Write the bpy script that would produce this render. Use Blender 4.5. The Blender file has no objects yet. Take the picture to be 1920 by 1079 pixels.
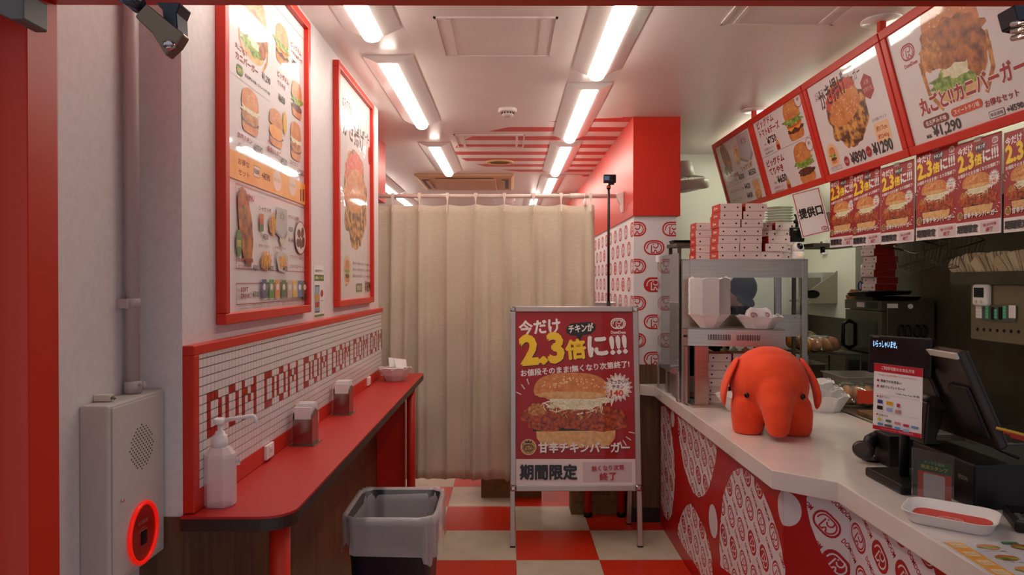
import bpy, bmesh, math, random
from math import pi, sin, cos, radians as R
from mathutils import Vector, Matrix, Euler, geometry as mgeo
random.seed(7)
SC = bpy.context.scene
COL = SC.collection
# ------------------------------------------------------------------ camera
H = 1.505; F = 1300.0
cd = bpy.data.cameras.new('camera'); CAM = bpy.data.objects.new('camera', cd); COL.objects.link(CAM)
CAM.location = (0, 0, H); CAM.rotation_euler = (pi/2 - 9.5/F, 0, -5.0/F)
cd.sensor_width = 36.0; cd.lens = F*36.0/1920.0; cd.clip_start = 0.02; cd.clip_end = 60
SC.camera = CAM
# ------------------------------------------------------------------ world, exposure
W = bpy.data.worlds.new('street_dusk'); SC.world = W; W.use_nodes = True
_bg = W.node_tree.nodes['Background']; _bg.inputs['Color'].default_value = (0.78, 0.76, 0.82, 1); _bg.inputs['Strength'].default_value = 0.46
SC.view_settings.view_transform = 'Standard'; SC.view_settings.look = 'None'
SC.view_settings.exposure = 0.2; SC.view_settings.gamma = 1.0; SC.view_settings.use_curve_mapping = False
SC.cycles.max_bounces = 8; SC.cycles.diffuse_bounces = 4; SC.cycles.glossy_bounces = 4; SC.cycles.transparent_max_bounces = 12
LAMP = 16.0          # strength of the LED tubes
# ------------------------------------------------------------------ pixel -> place
_R = CAM.rotation_euler.to_matrix()
def ray(px, py): return _R @ Vector(((px-960.0)/F, -(py-539.5)/F, -1.0))
def pz(px, py, z):
    d = ray(px, py); t = (z-H)/d.z; return Vector((d.x*t, d.y*t, z))
def pY(px, py, Y):
    d = ray(px, py); t = Y/d.y; return Vector((d.x*t, Y, H+d.z*t))
def pX(px, py, X):
    d = ray(px, py); t = X/d.x; return Vector((X, d.y*t, H+d.z*t))
# ------------------------------------------------------------------ materials
def lin(c):
    return tuple((x/12.92 if x <= .04045 else ((x+.055)/1.055)**2.4) for x in (v/255.0 for v in c[:3]))
_M = {}
def mat(name, rgb, rough=.5, metal=0., coat=0., alpha=1., trans=0., emit=None, es=0., noise=None, bump=None, spec=None, sheen=0., sss=0., coatbump=None, ior=None, aniso=0.):
    """noise=(scale, rgb2, detail, lo, hi [,stretch])   bump=(scale, strength[,stretch])"""
    if name in _M: return _M[name]
    m = bpy.data.materials.new(name); m.use_nodes = True; _M[name] = m
    nt = m.node_tree; b = nt.nodes['Principled BSDF']; L = nt.links
    b.inputs['Base Color'].default_value = (*lin(rgb), 1); b.inputs['Roughness'].default_value = rough; b.inputs['Metallic'].default_value = metal
    if coat: b.inputs['Coat Weight'].default_value = coat; b.inputs['Coat Roughness'].default_value = .04
    if alpha < 1: b.inputs['Alpha'].default_value = alpha
    if trans: b.inputs['Transmission Weight'].default_value = trans
    if spec is not None: b.inputs['Specular IOR Level'].default_value = spec
    if ior: b.inputs['IOR'].default_value = ior
    if sheen: b.inputs['Sheen Weight'].default_value = sheen; b.inputs['Sheen Roughness'].default_value = .5
    if sss:
        b.inputs['Subsurface Weight'].default_value = sss; b.inputs['Subsurface Scale'].default_value = .02
    if aniso: b.inputs['Anisotropic'].default_value = aniso
    if emit: b.inputs['Emission Color'].default_value = (*lin(emit), 1); b.inputs['Emission Strength'].default_value = es
    def coords(st):
        tc = nt.nodes.new('ShaderNodeTexCoord'); mp = nt.nodes.new('ShaderNodeMapping'); L.new(tc.outputs['Object'], mp.inputs['Vector'])
        mp.inputs['Scale'].default_value = st; return mp
    if noise:
        sc, c2, det, lo, hi = noise[:5]; st = noise[5] if len(noise) > 5 else (1, 1, 1)
        n = nt.nodes.new('ShaderNodeTexNoise'); n.inputs['Scale'].default_value = sc; n.inputs['Detail'].default_value = det
        L.new(coords(st).outputs[0], n.inputs['Vector'])
        r = nt.nodes.new('ShaderNodeValToRGB'); r.color_ramp.elements[0].position = lo; r.color_ramp.elements[1].position = hi
        r.color_ramp.elements[0].color = (*lin(rgb), 1); r.color_ramp.elements[1].color = (*lin(c2), 1)
        L.new(n.outputs['Fac'], r.inputs['Fac']); L.new(r.outputs['Color'], b.inputs['Base Color'])
    if bump:
        n = nt.nodes.new('ShaderNodeTexNoise'); n.inputs['Scale'].default_value = bump[0]; n.inputs['Detail'].default_value = 3
        L.new(coords(bump[2] if len(bump) > 2 else (1, 1, 1)).outputs[0], n.inputs['Vector'])
        bp = nt.nodes.new('ShaderNodeBump'); bp.inputs['Strength'].default_value = bump[1]; bp.inputs['Distance'].default_value = .01
        L.new(n.outputs['Fac'], bp.inputs['Height']); L.new(bp.outputs[0], b.inputs['Normal'])
    if coatbump:
        n = nt.nodes.new('ShaderNodeTexNoise'); n.inputs['Scale'].default_value = coatbump[0]; n.inputs['Detail'].default_value = 2
        L.new(coords((1, 1, 1)).outputs[0], n.inputs['Vector'])
        bp = nt.nodes.new('ShaderNodeBump'); bp.inputs['Strength'].default_value = coatbump[1]; bp.inputs['Distance'].default_value = .01
        L.new(n.outputs['Fac'], bp.inputs['Height']); L.new(bp.outputs[0], b.inputs['Coat Normal'])
    return m
def clear(name, rgb, op=.12, rough=.03):
    """thin clear sheet: mostly lets light through, glossy by Fresnel"""
    if name in _M: return _M[name]
    m = bpy.data.materials.new(name); m.use_nodes = True; _M[name] = m; nt = m.node_tree; L = nt.links; nt.nodes.clear()
    o = nt.nodes.new('ShaderNodeOutputMaterial'); t = nt.nodes.new('ShaderNodeBsdfTransparent'); d = nt.nodes.new('ShaderNodeBsdfDiffuse')
    g = nt.nodes.new('ShaderNodeBsdfGlossy'); g.inputs['Roughness'].default_value = rough; g.inputs['Color'].default_value = (1, 1, 1, 1)
    t.inputs['Color'].default_value = (.96, .96, .97, 1); d.inputs['Color'].default_value = (*lin(rgb), 1)
    m1 = nt.nodes.new('ShaderNodeMixShader'); m1.inputs[0].default_value = op; L.new(t.outputs[0], m1.inputs[1]); L.new(d.outputs[0], m1.inputs[2])
    f = nt.nodes.new('ShaderNodeFresnel'); f.inputs[0].default_value = 1.45
    m2 = nt.nodes.new('ShaderNodeMixShader'); L.new(f.outputs[0], m2.inputs[0]); L.new(m1.outputs[0], m2.inputs[1]); L.new(g.outputs[0], m2.inputs[2])
    L.new(m2.outputs[0], o.inputs[0]); return m
# ------------------------------------------------------------------ objects
def tag(o, label=None, cat=None, group=None, kind=None):
    if label: o['label'] = label
    if cat: o['category'] = cat
    if group: o['group'] = group
    if kind: o['kind'] = kind
    return o
def thing(name, label, cat, loc=(0, 0, 0), rz=0., group=None, rot=None):
    o = bpy.data.objects.new(name, None); COL.objects.link(o); o.empty_display_size = .05
    o.location = loc; o.rotation_euler = rot if rot else (0, 0, rz)
    return tag(o, label, cat, group)
def dup(root, loc=None, rz=None, label=None, group=None):
    r = root.copy(); COL.objects.link(r)
    if loc is not None: r.location = loc
    if rz is not None: r.rotation_euler = (0, 0, rz)
    if label: r['label'] = label
    if group: r['group'] = group
    for ch in list(root.children):
        c = ch.copy(); COL.objects.link(c); c.parent = r
        for g in list(ch.children):
            d = g.copy(); COL.objects.link(d); d.parent = c
    return r
class MB:
    """collects shapes in a bmesh; build() links them as one mesh object"""
    def __init__(s): s.b = bmesh.new(); s.mi = 0; s.xf = None
    def m(s, i): s.mi = i; return s
    def _v(s, p):
        p = Vector(p); return s.b.verts.new(s.xf @ p if s.xf else p)
    def face(s, pts, smooth=False):
        f = s.b.faces.new([s._v(p) for p in pts]); f.material_index = s.mi; f.smooth = smooth; return f
    def mesh(s, vs, fs, smooth=False):
        V = [s._v(v) for v in vs]
        for f in fs:
            try: q = s.b.faces.new([V[i] for i in f])
            except ValueError: continue
            q.material_index = s.mi; q.smooth = smooth
        return s
    def box(s, x0, x1, y0, y1, z0, z1):
        return s.mesh([(x0,y0,z0),(x1,y0,z0),(x1,y1,z0),(x0,y1,z0),(x0,y0,z1),(x1,y0,z1),(x1,y1,z1),(x0,y1,z1)],
            [(3,2,1,0),(4,5,6,7),(0,1,5,4),(1,2,6,5),(2,3,7,6),(3,0,4,7)])
    def cbox(s, c, d): return s.box(c[0]-d[0]/2, c[0]+d[0]/2, c[1]-d[1]/2, c[1]+d[1]/2, c[2]-d[2]/2, c[2]+d[2]/2)
    def loft(s, rings, cap=True, smooth=True, closed=True):
        n = len(rings[0]); V = [[s._v(p) for p in r] for r in rings]
        for a, b in zip(V[:-1], V[1:]):
            for i in range(n if closed else n-1):
                j = (i+1) % n
                try: f = s.b.faces.new((a[i], a[j], b[j], b[i])); f.material_index = s.mi; f.smooth = smooth
                except ValueError: pass
        if cap and closed:
            for r, rev in ((V[0], True), (V[-1], False)):
                try: f = s.b.faces.new(r[::-1] if rev else r); f.material_index = s.mi
                except ValueError: pass
        return s
    def lathe(s, prof, n=24, c=(0, 0, 0), sx=1., sy=1., cap=True, smooth=True):
        return s.loft([[(c[0]+r*sx*cos(2*pi*i/n), c[1]+r*sy*sin(2*pi*i/n), c[2]+z) for i in range(n)] for r, z in prof], cap, smooth)
    def cyl(s, p, q, r, r2=None, n=16, cap=True):
        p = Vector(p); q = Vector(q); d = (q-p); qn = d.to_track_quat('Z', 'Y'); r2 = r if r2 is None else r2
        ring = lambda o, rr: [o + qn @ Vector((rr*cos(2*pi*i/n), rr*sin(2*pi*i/n), 0)) for i in range(n)]
        return s.loft([ring(p, r), ring(q, r2)], cap)
    def tube(s, path, r, n=8, closed=False):
        P = [Vector(p) for p in path]; rings = []; N = len(P); up = None
        for i in range(N):
            a = P[i-1] if (i or closed) else P[0]; b = P[(i+1) % N] if (i < N-1 or closed) else P[-1]
            t = (b-a).normalized()
            if up is None: up = t.orthogonal().normalized()
            else:
                up = (up - t*up.dot(t));  up = up.normalized() if up.length > 1e-6 else t.orthogonal().normalized()
            v = t.cross(up); rr = r[i] if isinstance(r, (list, tuple)) else r
            rings.append([P[i] + up*(rr*cos(2*pi*k/n)) + v*(rr*sin(2*pi*k/n)) for k in range(n)])
        if closed: rings.append(rings[0])
        return s.loft(rings, not closed)
    def ell(s, c, r, n=16, m=10, rot=None):
        M = (rot.to_matrix() if rot else Matrix.Identity(3)); c = Vector(c)
        rings = []
        for j in range(m+1):
            a = -pi/2 + pi*j/m; a = max(-pi/2+.02, min(pi/2-.02, a))
            rings.append([c + M @ Vector((r[0]*cos(a)*cos(2*pi*i/n), r[1]*cos(a)*sin(2*pi*i/n), r[2]*sin(a))) for i in range(n)])
        return s.loft(rings)
    def prism(s, poly, d, smooth=False):
        """poly: closed list of 3D points, extruded along vector d (concave allowed)"""
        P = [Vector(p) for p in poly]; d = Vector(d); n = len(P)
        A = [s._v(p) for p in P]; B = [s._v(p+d) for p in P]
        for t in mgeo.tessellate_polygon([P]):
            for V in (A, B):
                try: f = s.b.faces.new([V[i] for i in t]); f.material_index = s.mi
                except ValueError: pass
        for i in range(n):
            j = (i+1) % n
            f = s.b.faces.new((A[i], A[j], B[j], B[i])); f.material_index = s.mi; f.smooth = smooth
        return s
    def build(s, name, mats, parent=None, loc=None, rot=None, bevel=0., seg=2, flat=False, sub=0, weld=False):
        if weld: bmesh.ops.remove_doubles(s.b, verts=s.b.verts, dist=1e-5)
        bmesh.ops.recalc_face_normals(s.b, faces=s.b.faces)
        me = bpy.data.meshes.new(name); s.b.to_mesh(me); s.b.free()
        for m in (mats if isinstance(mats, (list, tuple)) else [mats]): me.materials.append(m)
        o = bpy.data.objects.new(name, me); COL.objects.link(o)
        if parent: o.parent = parent
        if loc is not None: o.location = loc
        if rot is not None: o.rotation_euler = rot
        if bevel:
            md = o.modifiers.new('bevel', 'BEVEL'); md.width = bevel; md.segments = seg; md.limit_method = 'ANGLE'; md.angle_limit = R(40)
        if sub:
            md = o.modifiers.new('sub', 'SUBSURF'); md.levels = sub; md.render_levels = sub
        return o
def mesh_obj(name, me, parent=None, loc=None, rot=None):
    o = bpy.data.objects.new(name, me); COL.objects.link(o)
    if parent: o.parent = parent
    if loc is not None: o.location = loc
    if rot is not None: o.rotation_euler = rot
    return o
def struct(o, label=None): return tag(o, label, None, None, 'structure')
def arc(cx, cy, r, a0, a1, n=8): return [(cx+r*cos(R(a0+(a1-a0)*i/n)), cy+r*sin(R(a0+(a1-a0)*i/n))) for i in range(n+1)]
def rrect(w, h, r, n=5, cx=0., cy=0.):
    a, b = w/2-r, h/2-r
    return arc(cx+a, cy-b, r, -90, 0, n)+arc(cx+a, cy+b, r, 0, 90, n)+arc(cx-a, cy+b, r, 90, 180, n)+arc(cx-a, cy-b, r, 180, 270, n)
# ------------------------------------------------------------------ flat print
_TX = {}
def text_geo(s, bold):
    k = (s, round(bold, 3))
    if k in _TX: return _TX[k]
    c = bpy.data.curves.new('lettering', 'FONT'); c.body = s; c.size = 1; c.resolution_u = 2; c.offset = bold; c.fill_mode = 'FRONT'
    o = bpy.data.objects.new('lettering', c); COL.objects.link(o)
    me = bpy.data.meshes.new_from_object(o.evaluated_get(bpy.context.evaluated_depsgraph_get()))
    vs = [(v.co.x, v.co.y) for v in me.vertices]; fs = [tuple(p.vertices) for p in me.polygons]
    bpy.data.objects.remove(o); bpy.data.curves.remove(c); bpy.data.meshes.remove(me)
    if not vs: vs = [(0, 0), (1, 0), (1, 1)]; fs = []
    x0 = min(v[0] for v in vs); x1 = max(v[0] for v in vs); y0 = min(v[1] for v in vs); y1 = max(v[1] for v in vs)
    _TX[k] = (vs, fs, x0, x1, y0, y1); return _TX[k]
LOGO_RING = (.463, .317)
_lz = lambda L: [((x-607)/615., (492-y)/615.) for x, y in L]
LOGO_BODY = _lz([(395,520),(402,460),(430,398),(485,358),(560,350),(700,350),(765,375),(812,432),(826,492),(812,560),(772,612),(720,637),(682,637),(674,595),(642,562),(612,590),(602,640),(527,640),(527,430)])
LOGO_EAR = _lz([(700,352),(725,400),(722,452),(692,490),(650,503),(610,490),(585,455)])
LOGO_EYE = _lz([(577,400)])[0]
class Print:
    """flat artwork: u right, v up, later items lie on top"""
    def __init__(s, eps=.00005, coat=0., rough=.45, cb=None, name='print'):
        s.vs = []; s.fs = []; s.mi = []; s.mats = []; s.key = {}; s.z = 0.; s.eps = eps; s.coat = coat; s.rough = rough; s.cb = cb; s.nm = name
    def _m(s, c):
        k = c if isinstance(c, str) else tuple(c)
        if k not in s.key:
            if isinstance(c, str): m = _M[c]
            else: m = mat('%s_ink_%d_%d_%d' % (s.nm, *c), c, s.rough, coat=s.coat, coatbump=s.cb)
            s.key[k] = len(s.mats); s.mats.append(m)
        return s.key[k]
    def raw(s, vs, fs, c, up=True):
        if up: s.z += s.eps
        n = len(s.vs); i = s._m(c)
        s.vs += [(x, -s.z, y) for x, y in vs]
        for f in fs: s.fs.append(tuple(n+k for k in f)); s.mi.append(i)
    def poly(s, pts, c, holes=(), up=True):
        loops = [[Vector((x, y, 0)) for x, y in pts]]+[[Vector((x, y, 0)) for x, y in h] for h in holes]
        flat = [p for l in loops for p in l]
        s.raw([(p.x, p.y) for p in flat], mgeo.tessellate_polygon(loops), c, up)
    def rect(s, x0, y0, x1, y1, c): s.raw([(x0,y0),(x1,y0),(x1,y1),(x0,y1)], [(0,1,2,3)], c)
    def rr(s, cx, cy, w, h, r, c, rot=0.):
        p = rrect(w, h, min(r, w/2-1e-5, h/2-1e-5)); s.poly([(cx+x*cos(rot)-y*sin(rot), cy+x*sin(rot)+y*cos(rot)) for x, y in p], c)
    def ell(s, cx, cy, a, b, c, n=20, rot=0., up=True):
        s.raw([(cx+a*cos(2*pi*i/n)*cos(rot)-b*sin(2*pi*i/n)*sin(rot), cy+a*cos(2*pi*i/n)*sin(rot)+b*sin(2*pi*i/n)*cos(rot)) for i in range(n)], [tuple(range(n))], c, up)
    def blob(s, cx, cy, a, b, c, jag=.06, n=36, seed=1, rot=0., lo=-9., up=True, pw=1.):
        rn = random.Random(seed); ph = [(rn.uniform(0, 6.28), rn.uniform(.3, 1)) for _ in range(6)]; pts = []
        for i in range(n):
            t = 2*pi*i/n; k = 1+jag*sum(w*sin((3+2*q)*t+p) for q, (p, w) in enumerate(ph))/2+rn.uniform(-jag, jag)*.3
            ct, st = cos(t), sin(t)
            x = a*k*math.copysign(abs(ct)**pw, ct); y = b*k*math.copysign(abs(st)**pw, st)
            if y < lo*b: y = lo*b
            pts.append((cx+x*cos(rot)-y*sin(rot), cy+x*sin(rot)+y*cos(rot)))
        s.poly(pts, c, up=up)
    def line(s, pts, w, c, up=True, cap=False, closed=False):
        """mitred stroke, no overlapping pieces"""
        if up: s.z += s.eps
        P = []
        for p in pts:
            p = Vector((p[0], p[1]))
            if not P or (p-P[-1]).length > 1e-7: P.append(p)
        n = len(P)
        if n < 2: return
        if closed and (P[0]-P[-1]).length < 1e-7: P.pop(); n -= 1
        if cap and not closed:
            P[0] = P[0]+(P[0]-P[1]).normalized()*w*.4; P[-1] = P[-1]+(P[-1]-P[-2]).normalized()*w*.4
        A = []
        for i in range(n):
            d0 = (P[i]-P[i-1]) if (i or closed) else (P[1]-P[0]); d1 = (P[(i+1) % n]-P[i]) if (i < n-1 or closed) else (P[-1]-P[-2])
            n0 = Vector((-d0.y, d0.x)).normalized(); n1 = Vector((-d1.y, d1.x)).normalized(); m = n0+n1
            m = m.normalized() if m.length > 1e-4 else n0
            k = w/2/max(.45, m.dot(n1)); A += [tuple(P[i]+m*k), tuple(P[i]-m*k)]
        q = [(2*i, 2*i+1, (2*i+3) % (2*n), (2*i+2) % (2*n)) for i in range(n if closed else n-1)]
        s.raw(A, q, c, False)
    def text(s, t, x, y, h, c, w=None, bold=.0, al='l', rot=0., up=True, shear=0.):
        """cap box of height h (and width w if given) with its lower corner (al l/c/r) at x,y"""
        vs, fs, x0, x1, y0, y1 = text_geo(t, min(bold, .008))
        k = h/max(y1-y0, .25); kx = k if w is None else w/(x1-x0)
        ww = (x1-x0)*kx; ox = {'l': 0, 'c': -ww/2, 'r': -ww}[al]; out = []
        for a, b in vs:
            p = (a-x0)*kx+ox; q = (b-y0)*k; p += q*shear
            out.append((x+p*cos(rot)-q*sin(rot), y+p*sin(rot)+q*cos(rot)))
        s.raw(out, fs, c, up)
        if bold > .012:                     # heavy type: the same glyphs printed again with small shifts
            e = bold*.75*k
            for a, b in ((e, 0), (-e, 0), (0, e), (0, -e)):
                s.z += .00001; s.raw([(p+a, q+b) for p, q in out], fs, c, False)
        return ww
    def logo(s, cx, cy, w, c, fill=None, rot=0., inner=True):
        ca, sa = cos(rot), sin(rot); X = lambda P: [(cx+w*(x*ca-y*sa), cy+w*(x*sa+y*ca)) for x, y in P]
        a, b = LOGO_RING; st = arc(a-b, 0, b, -90, 90, 8)+arc(-(a-b), 0, b, 90, 270, 8)
        if fill:
            k = 1.09; s.poly(X([(x*k, y*k*1.04) for x, y in st]), c); c2 = fill
        else:
            s.line(X(st), w*.075, c, closed=True); c2 = c
        if inner:
            s.line(X(LOGO_BODY), w*.052, c2, cap=True, up=fill is not None); s.z += .00001; s.line(X(LOGO_EAR), w*.052, c2, up=False)
            e = X([LOGO_EYE])[0]; s.ell(e[0], e[1], w*.03, w*.03, c2, 8, up=False)
    def build(s, name, parent=None, loc=None, rot=None):
        me = bpy.data.meshes.new(name); me.from_pydata(s.vs, [], s.fs)
        for m in s.mats: me.materials.append(m)
        me.polygons.foreach_set('material_index', s.mi); me.update()
        return mesh_obj(name, me, parent, loc, rot)
ORD = ['lowest', 'second', 'third', 'fourth', 'fifth', 'sixth', 'seventh', 'eighth', 'ninth', 'tenth']
# ================================================================== materials of the place
RED = (204, 40, 18)
M_white = mat('white_paint', (226, 219, 219), .55, noise=(60, (220, 212, 212), 2, .35, .65), bump=(350, .05))
M_ceil = mat('ceiling_paint', (232, 222, 216), .3, noise=(3, (226, 215, 210), 2, .3, .7))
M_red = mat('red_paint', RED, .38)
M_redm = mat('red_metal', (200, 40, 12), .35)
M_redtop = mat('red_laminate', (186, 36, 31), .42, noise=(180, (177, 32, 28), 2, .4, .6))
M_wood = mat('walnut_board', (76, 52, 36), .4, noise=(9, (116, 82, 56), 6, .3, .7, (4, 4, .35)))
M_dark = mat('dark_base', (38, 33, 32), .5)
M_black = mat('black_plastic', (11, 11, 12), .42, spec=.35)
M_blackg = mat('black_gloss', (10, 10, 11), .12)
M_steel = mat('brushed_steel', (200, 191, 182), .30, .95, noise=(14, (188, 179, 170), 4, .35, .65, (.4, .4, 14)))
M_dsteel = mat('dull_kitchen_steel', (104, 97, 82), .42, .6, noise=(3, (84, 78, 64), 4, .3, .7))
M_alu = mat('satin_aluminium', (196, 188, 182), .33, .85)
M_chrome = mat('chrome', (205, 205, 205), .12, 1.)
M_wp = mat('white_plastic', (238, 234, 232), .38)
M_stand = mat('napkin_steel', (150, 138, 132), .16, 1.)
M_cream = mat('cream_plastic', (216, 208, 190), .45)
M_hw = mat('grey_hardware', (120, 112, 106), .35, .6)
M_kraft = mat('cardboard', (132, 98, 58), .75, noise=(30, (118, 86, 50), 3, .35, .65))
M_tilebeige = mat('tile_beige', (196, 184, 164), .36, noise=(7, (180, 166, 145), 5, .35, .7))
M_tilered = mat('tile_red', (198, 46, 18), .34, noise=(8, (186, 40, 16), 4, .35, .7))
M_grout = mat('floor_bed', (170, 158, 142), .8)
M_stone = mat('white_marble', (224, 216, 210), .16, noise=(5, (205, 195, 188), 8, .45, .8), coat=.3)
M_lamp = mat('led_diffuser', (250, 250, 250), .4, emit=(255, 243, 229), es=LAMP)
M_kwall = mat('kitchen_panel', (224, 226, 212), .4)
M_glass = clear('acrylic', (205, 208, 212), .10)
CEIL = 2.54; XL = -.787; YL0 = 1.67; YL1 = 4.17; XC = .772; YC = 4.33
# ================================================================== floor with its tiles
T = .45; fx0 = .038; fy0 = 3.744
fl = MB().box(-3, 3.2, -.6, 11, -.04, -.004).build('floor', M_grout); struct(fl, 'red and beige checkered vinyl tile floor')
tm = {}
for key, mm in (('b', M_tilebeige), ('r', M_tilered)):
    g = .0008; b = MB(); b.box(g, T-g, g, T-g, -.004, 0); o = b.build('floor_tile', mm, fl); tm[key] = o.data; bpy.data.objects.remove(o)
for r in range(-5, 9):
    for c in range(-3, 2):
        if fx0+c*T < -1.6: continue
        mesh_obj('floor_tile', tm['r' if (r+c) % 2 == 0 else 'b'], fl, (fx0+c*T, fy0+r*T, 0))
far = MB()
for r in range(9, 16):
    for c in range(-5, 4):
        x, y = fx0+c*T, fy0+r*T; far.m((r+c) % 2); far.box(x, x+T, y, y+T, -.004, 0)
for r in range(-5, 9):
    for c in (-5, -4): x, y = fx0+c*T, fy0+r*T; far.m((r+c) % 2); far.box(x, x+T, y, y+T, -.004, 0)
tag(far.build('far_tiles', [M_tilered, M_tilebeige], fl), kind='stuff')
kf = MB().box(.95, 3.2, -.6, 11, -.004, .0005).build('kitchen_floor', mat('kitchen_floor_vinyl', (92, 84, 74), .6), fl)
# ================================================================== walls and ceiling
ce = struct(MB().box(-3, 3.2, 1.3, 11, CEIL, CEIL+.1).build('ceiling', M_ceil), 'glossy white painted ceiling')
wl = struct(MB().box(-1.3, XL, YL0, YL1, .94, CEIL).build('wall_left', M_white), 'white left wall carrying two framed posters')
MB().box(-1.3, XL, YL0-.004, YL1, 0, .94).build('wainscot', M_wood, wl)
struct(MB().box(-1.3, -.89, 1.15, YL0, 0, CEIL).build('wall_front_left', M_white), 'plain white side wall just inside the entrance')
struct(MB().box(-2.1, -1.9, YL1, 10.2, 0, CEIL).build('wall_left_rear', M_white), 'white side wall of the back room')
struct(MB().box(-2.1, -1.3, YL1-.05, YL1, 0, CEIL).build('wall_return', M_white), 'short wall closing off the left side')
struct(MB().box(-2.1, 3.2, 10.0, 10.2, 0, CEIL).build('wall_back', M_white), 'white rear wall of the back room')
b = MB(); wc = struct(b.box(XC+.008, 1.045, YC+.015, 10, .99, CEIL).build('wall_partition', mat('wall_paper', (222, 219, 221), .6)), 'white papered column wall with red round logos')
MB().box(XC+.004, 1.05, YC+.01, 10, 0, .99).build('wood_base', M_wood, wc)
MB().box(XC-.006, 1.04, YC+.0, 10, 0, .09).build('kickboard', M_dark, wc)
MB().box(XC, 1.068, YC-.002, 10, 1.921, CEIL-.0005).build('red_soffit', M_red, wc, bevel=.002)
struct(MB().box(1.045, 2.6, 5.6, 5.7, 0, CEIL).build('wall_kitchen_back', M_kwall), 'pale rear wall of the kitchen')
wr = struct(MB().box(2.42, 2.6, 1.2, 5.6, 0, CEIL).build('wall_right', M_dsteel), 'dark steel clad kitchen wall')
MB().box(2.40, 2.42, 4.77, 5.6, 1.247, CEIL).build('wall_panel', M_kwall, wr)
MB().box(2.385, 2.42, 4.60, 4.77, 1.25, CEIL).build('edge_strip', mat('grey_strip', (120, 116, 104), .5), wr)
struct(MB().box(-1.05, -.93, YL1+.02, 5.22, 2.10, CEIL-.001).build('trim_1', M_red), 'red beam behind the end of the left wall')
# logos on the column
p = Print(eps=.0001, rough=.6, name='wallpaper'); c = (190, 28, 30); cw = .131
fx = XC+.008
for k in range(8):
    zc = 1.84-k*.1165
    if k % 2 == 0:
        for i, xc in enumerate((.013, .243)):
            q = Print(eps=.0001); 
            z_ = p.z; p.logo(xc, zc, cw, c); p.z = z_
    else: z_ = p.z; p.logo(.128, zc, cw, c, fill=(226, 222, 222) if k == 3 else None); p.z = z_
# keep only what lies on the face
def clip_faces(pr, x0, x1, y0, y1):
    def cut(poly, ax, lim, sgn):
        out = []
        for i in range(len(poly)):
            a, b = poly[i-1], poly[i]; da, db = sgn*(a[ax]-lim), sgn*(b[ax]-lim)
            if (da < 0) != (db < 0):
                t = da/(da-db); out.append(tuple(a[k]+(b[k]-a[k])*t for k in range(3)))
            if db >= 0: out.append(b)
        return out
    nv, nf, nm = [], [], []
    for f, m in zip(pr.fs, pr.mi):
        P = [pr.vs[i] for i in f]
        for ax, lim, sg in ((0, x0, 1), (0, x1, -1), (2, y0, 1), (2, y1, -1)):
            if P: P = cut(P, ax, lim, sg)
        if len(P) >= 3: nf.append(tuple(range(len(nv), len(nv)+len(P)))); nv += P; nm.append(m)
    pr.vs, pr.fs, pr.mi = nv, nf, nm
clip_faces(p, 0, 1.045-fx, .99, 1.921)
p.build('logo_print', wc, (fx, YC+.015-.0003, 0))
p = Print(eps=.0001, rough=.6, name='wallpaper')
for k in range(8):
    zc = 1.84-k*.1165
    for j in range(24):
        u = .06+j*.1165*2+(.1165 if k % 2 else 0)
        if u > 3.2: continue
        z_ = p.z; p.logo(-u, zc, cw, c, fill=(226, 222, 222) if (j*5+k*3) % 7 == 0 else None); p.z = z_
clip_faces(p, -3.3, 0, .99, 1.921)
p.build('logo_print', wc, (fx-.0003, YC+.015, 0), (0, 0, -pi/2))
# ceiling stripes: a disc of red bands
cx, cy, cr = .72, 5.52, 1.15
for i in range(9):
    y0 = 4.335+i*.2885; y1 = y0+.135
    f = lambda y: cx-math.sqrt(max(.0001, cr*cr-(y-cy)**2))
    L = [(f(y0+(y1-y0)*k/6), y0+(y1-y0)*k/6) for k in range(7)]
    L = [(x, y) for x, y in L if x < XC-.02]
    if len(L) < 2: L = [(.55, y0), (.5, y1)]
    s = MB(); s.prism([(XC, L[0][1], CEIL-.0006)]+[(x, y, CEIL-.0006) for x, y in L]+[(XC, L[-1][1], CEIL-.0006)], (0, 0, .0005)); s.build('stripe', M_red, ce)
# ceiling access hatches
def hatch(x0, x1, y0, y1, label, panel=True):
    t = thing('ceiling_hatch', label, 'hatch', ((x0+x1)/2, (y0+y1)/2, CEIL)); w, d = x1-x0, y1-y0
    if panel: MB().box(-w/2+.012, w/2-.012, -d/2+.012, d/2-.012, -.003, -.0005).build('panel', M_ceil, t)
    for a in ((-w/2, w/2, -d/2, -d/2+.01), (-w/2, w/2, d/2-.01, d/2), (-w/2, -w/2+.01, -d/2, d/2), (w/2-.01, w/2, -d/2, d/2)):
        MB().box(a[0], a[1], a[2], a[3], -.006, 0).build('frame_strip', M_ceil, t)
    for s in (-1, 1): MB().box(s*(w/2-.055)-.008, s*(w/2-.055)+.008, -d/2+.02, d/2-.02, -.006, -.0005).build('hinge_strip', M_ceil, t)
P1 = pz(812, 31, CEIL); P2 = pz(1047, 31, CEIL); P3 = pz(1034, 104, CEIL)
hatch(P1.x, P2.x, P1.y, P3.y, 'flush square access panel in the ceiling between the front lights')
P1 = pz(1350, 45, CEIL); hatch(P1.x, P1.x+.45, P1.y-.45, P1.y, 'flush access panel in the ceiling near the hanging menu boards')
P1 = pz(850, 252, CEIL); hatch(P1.x, P1.x+.5, P1.y, P1.y+.45, 'flush access panel in the ceiling across the red stripes', False)
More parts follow.
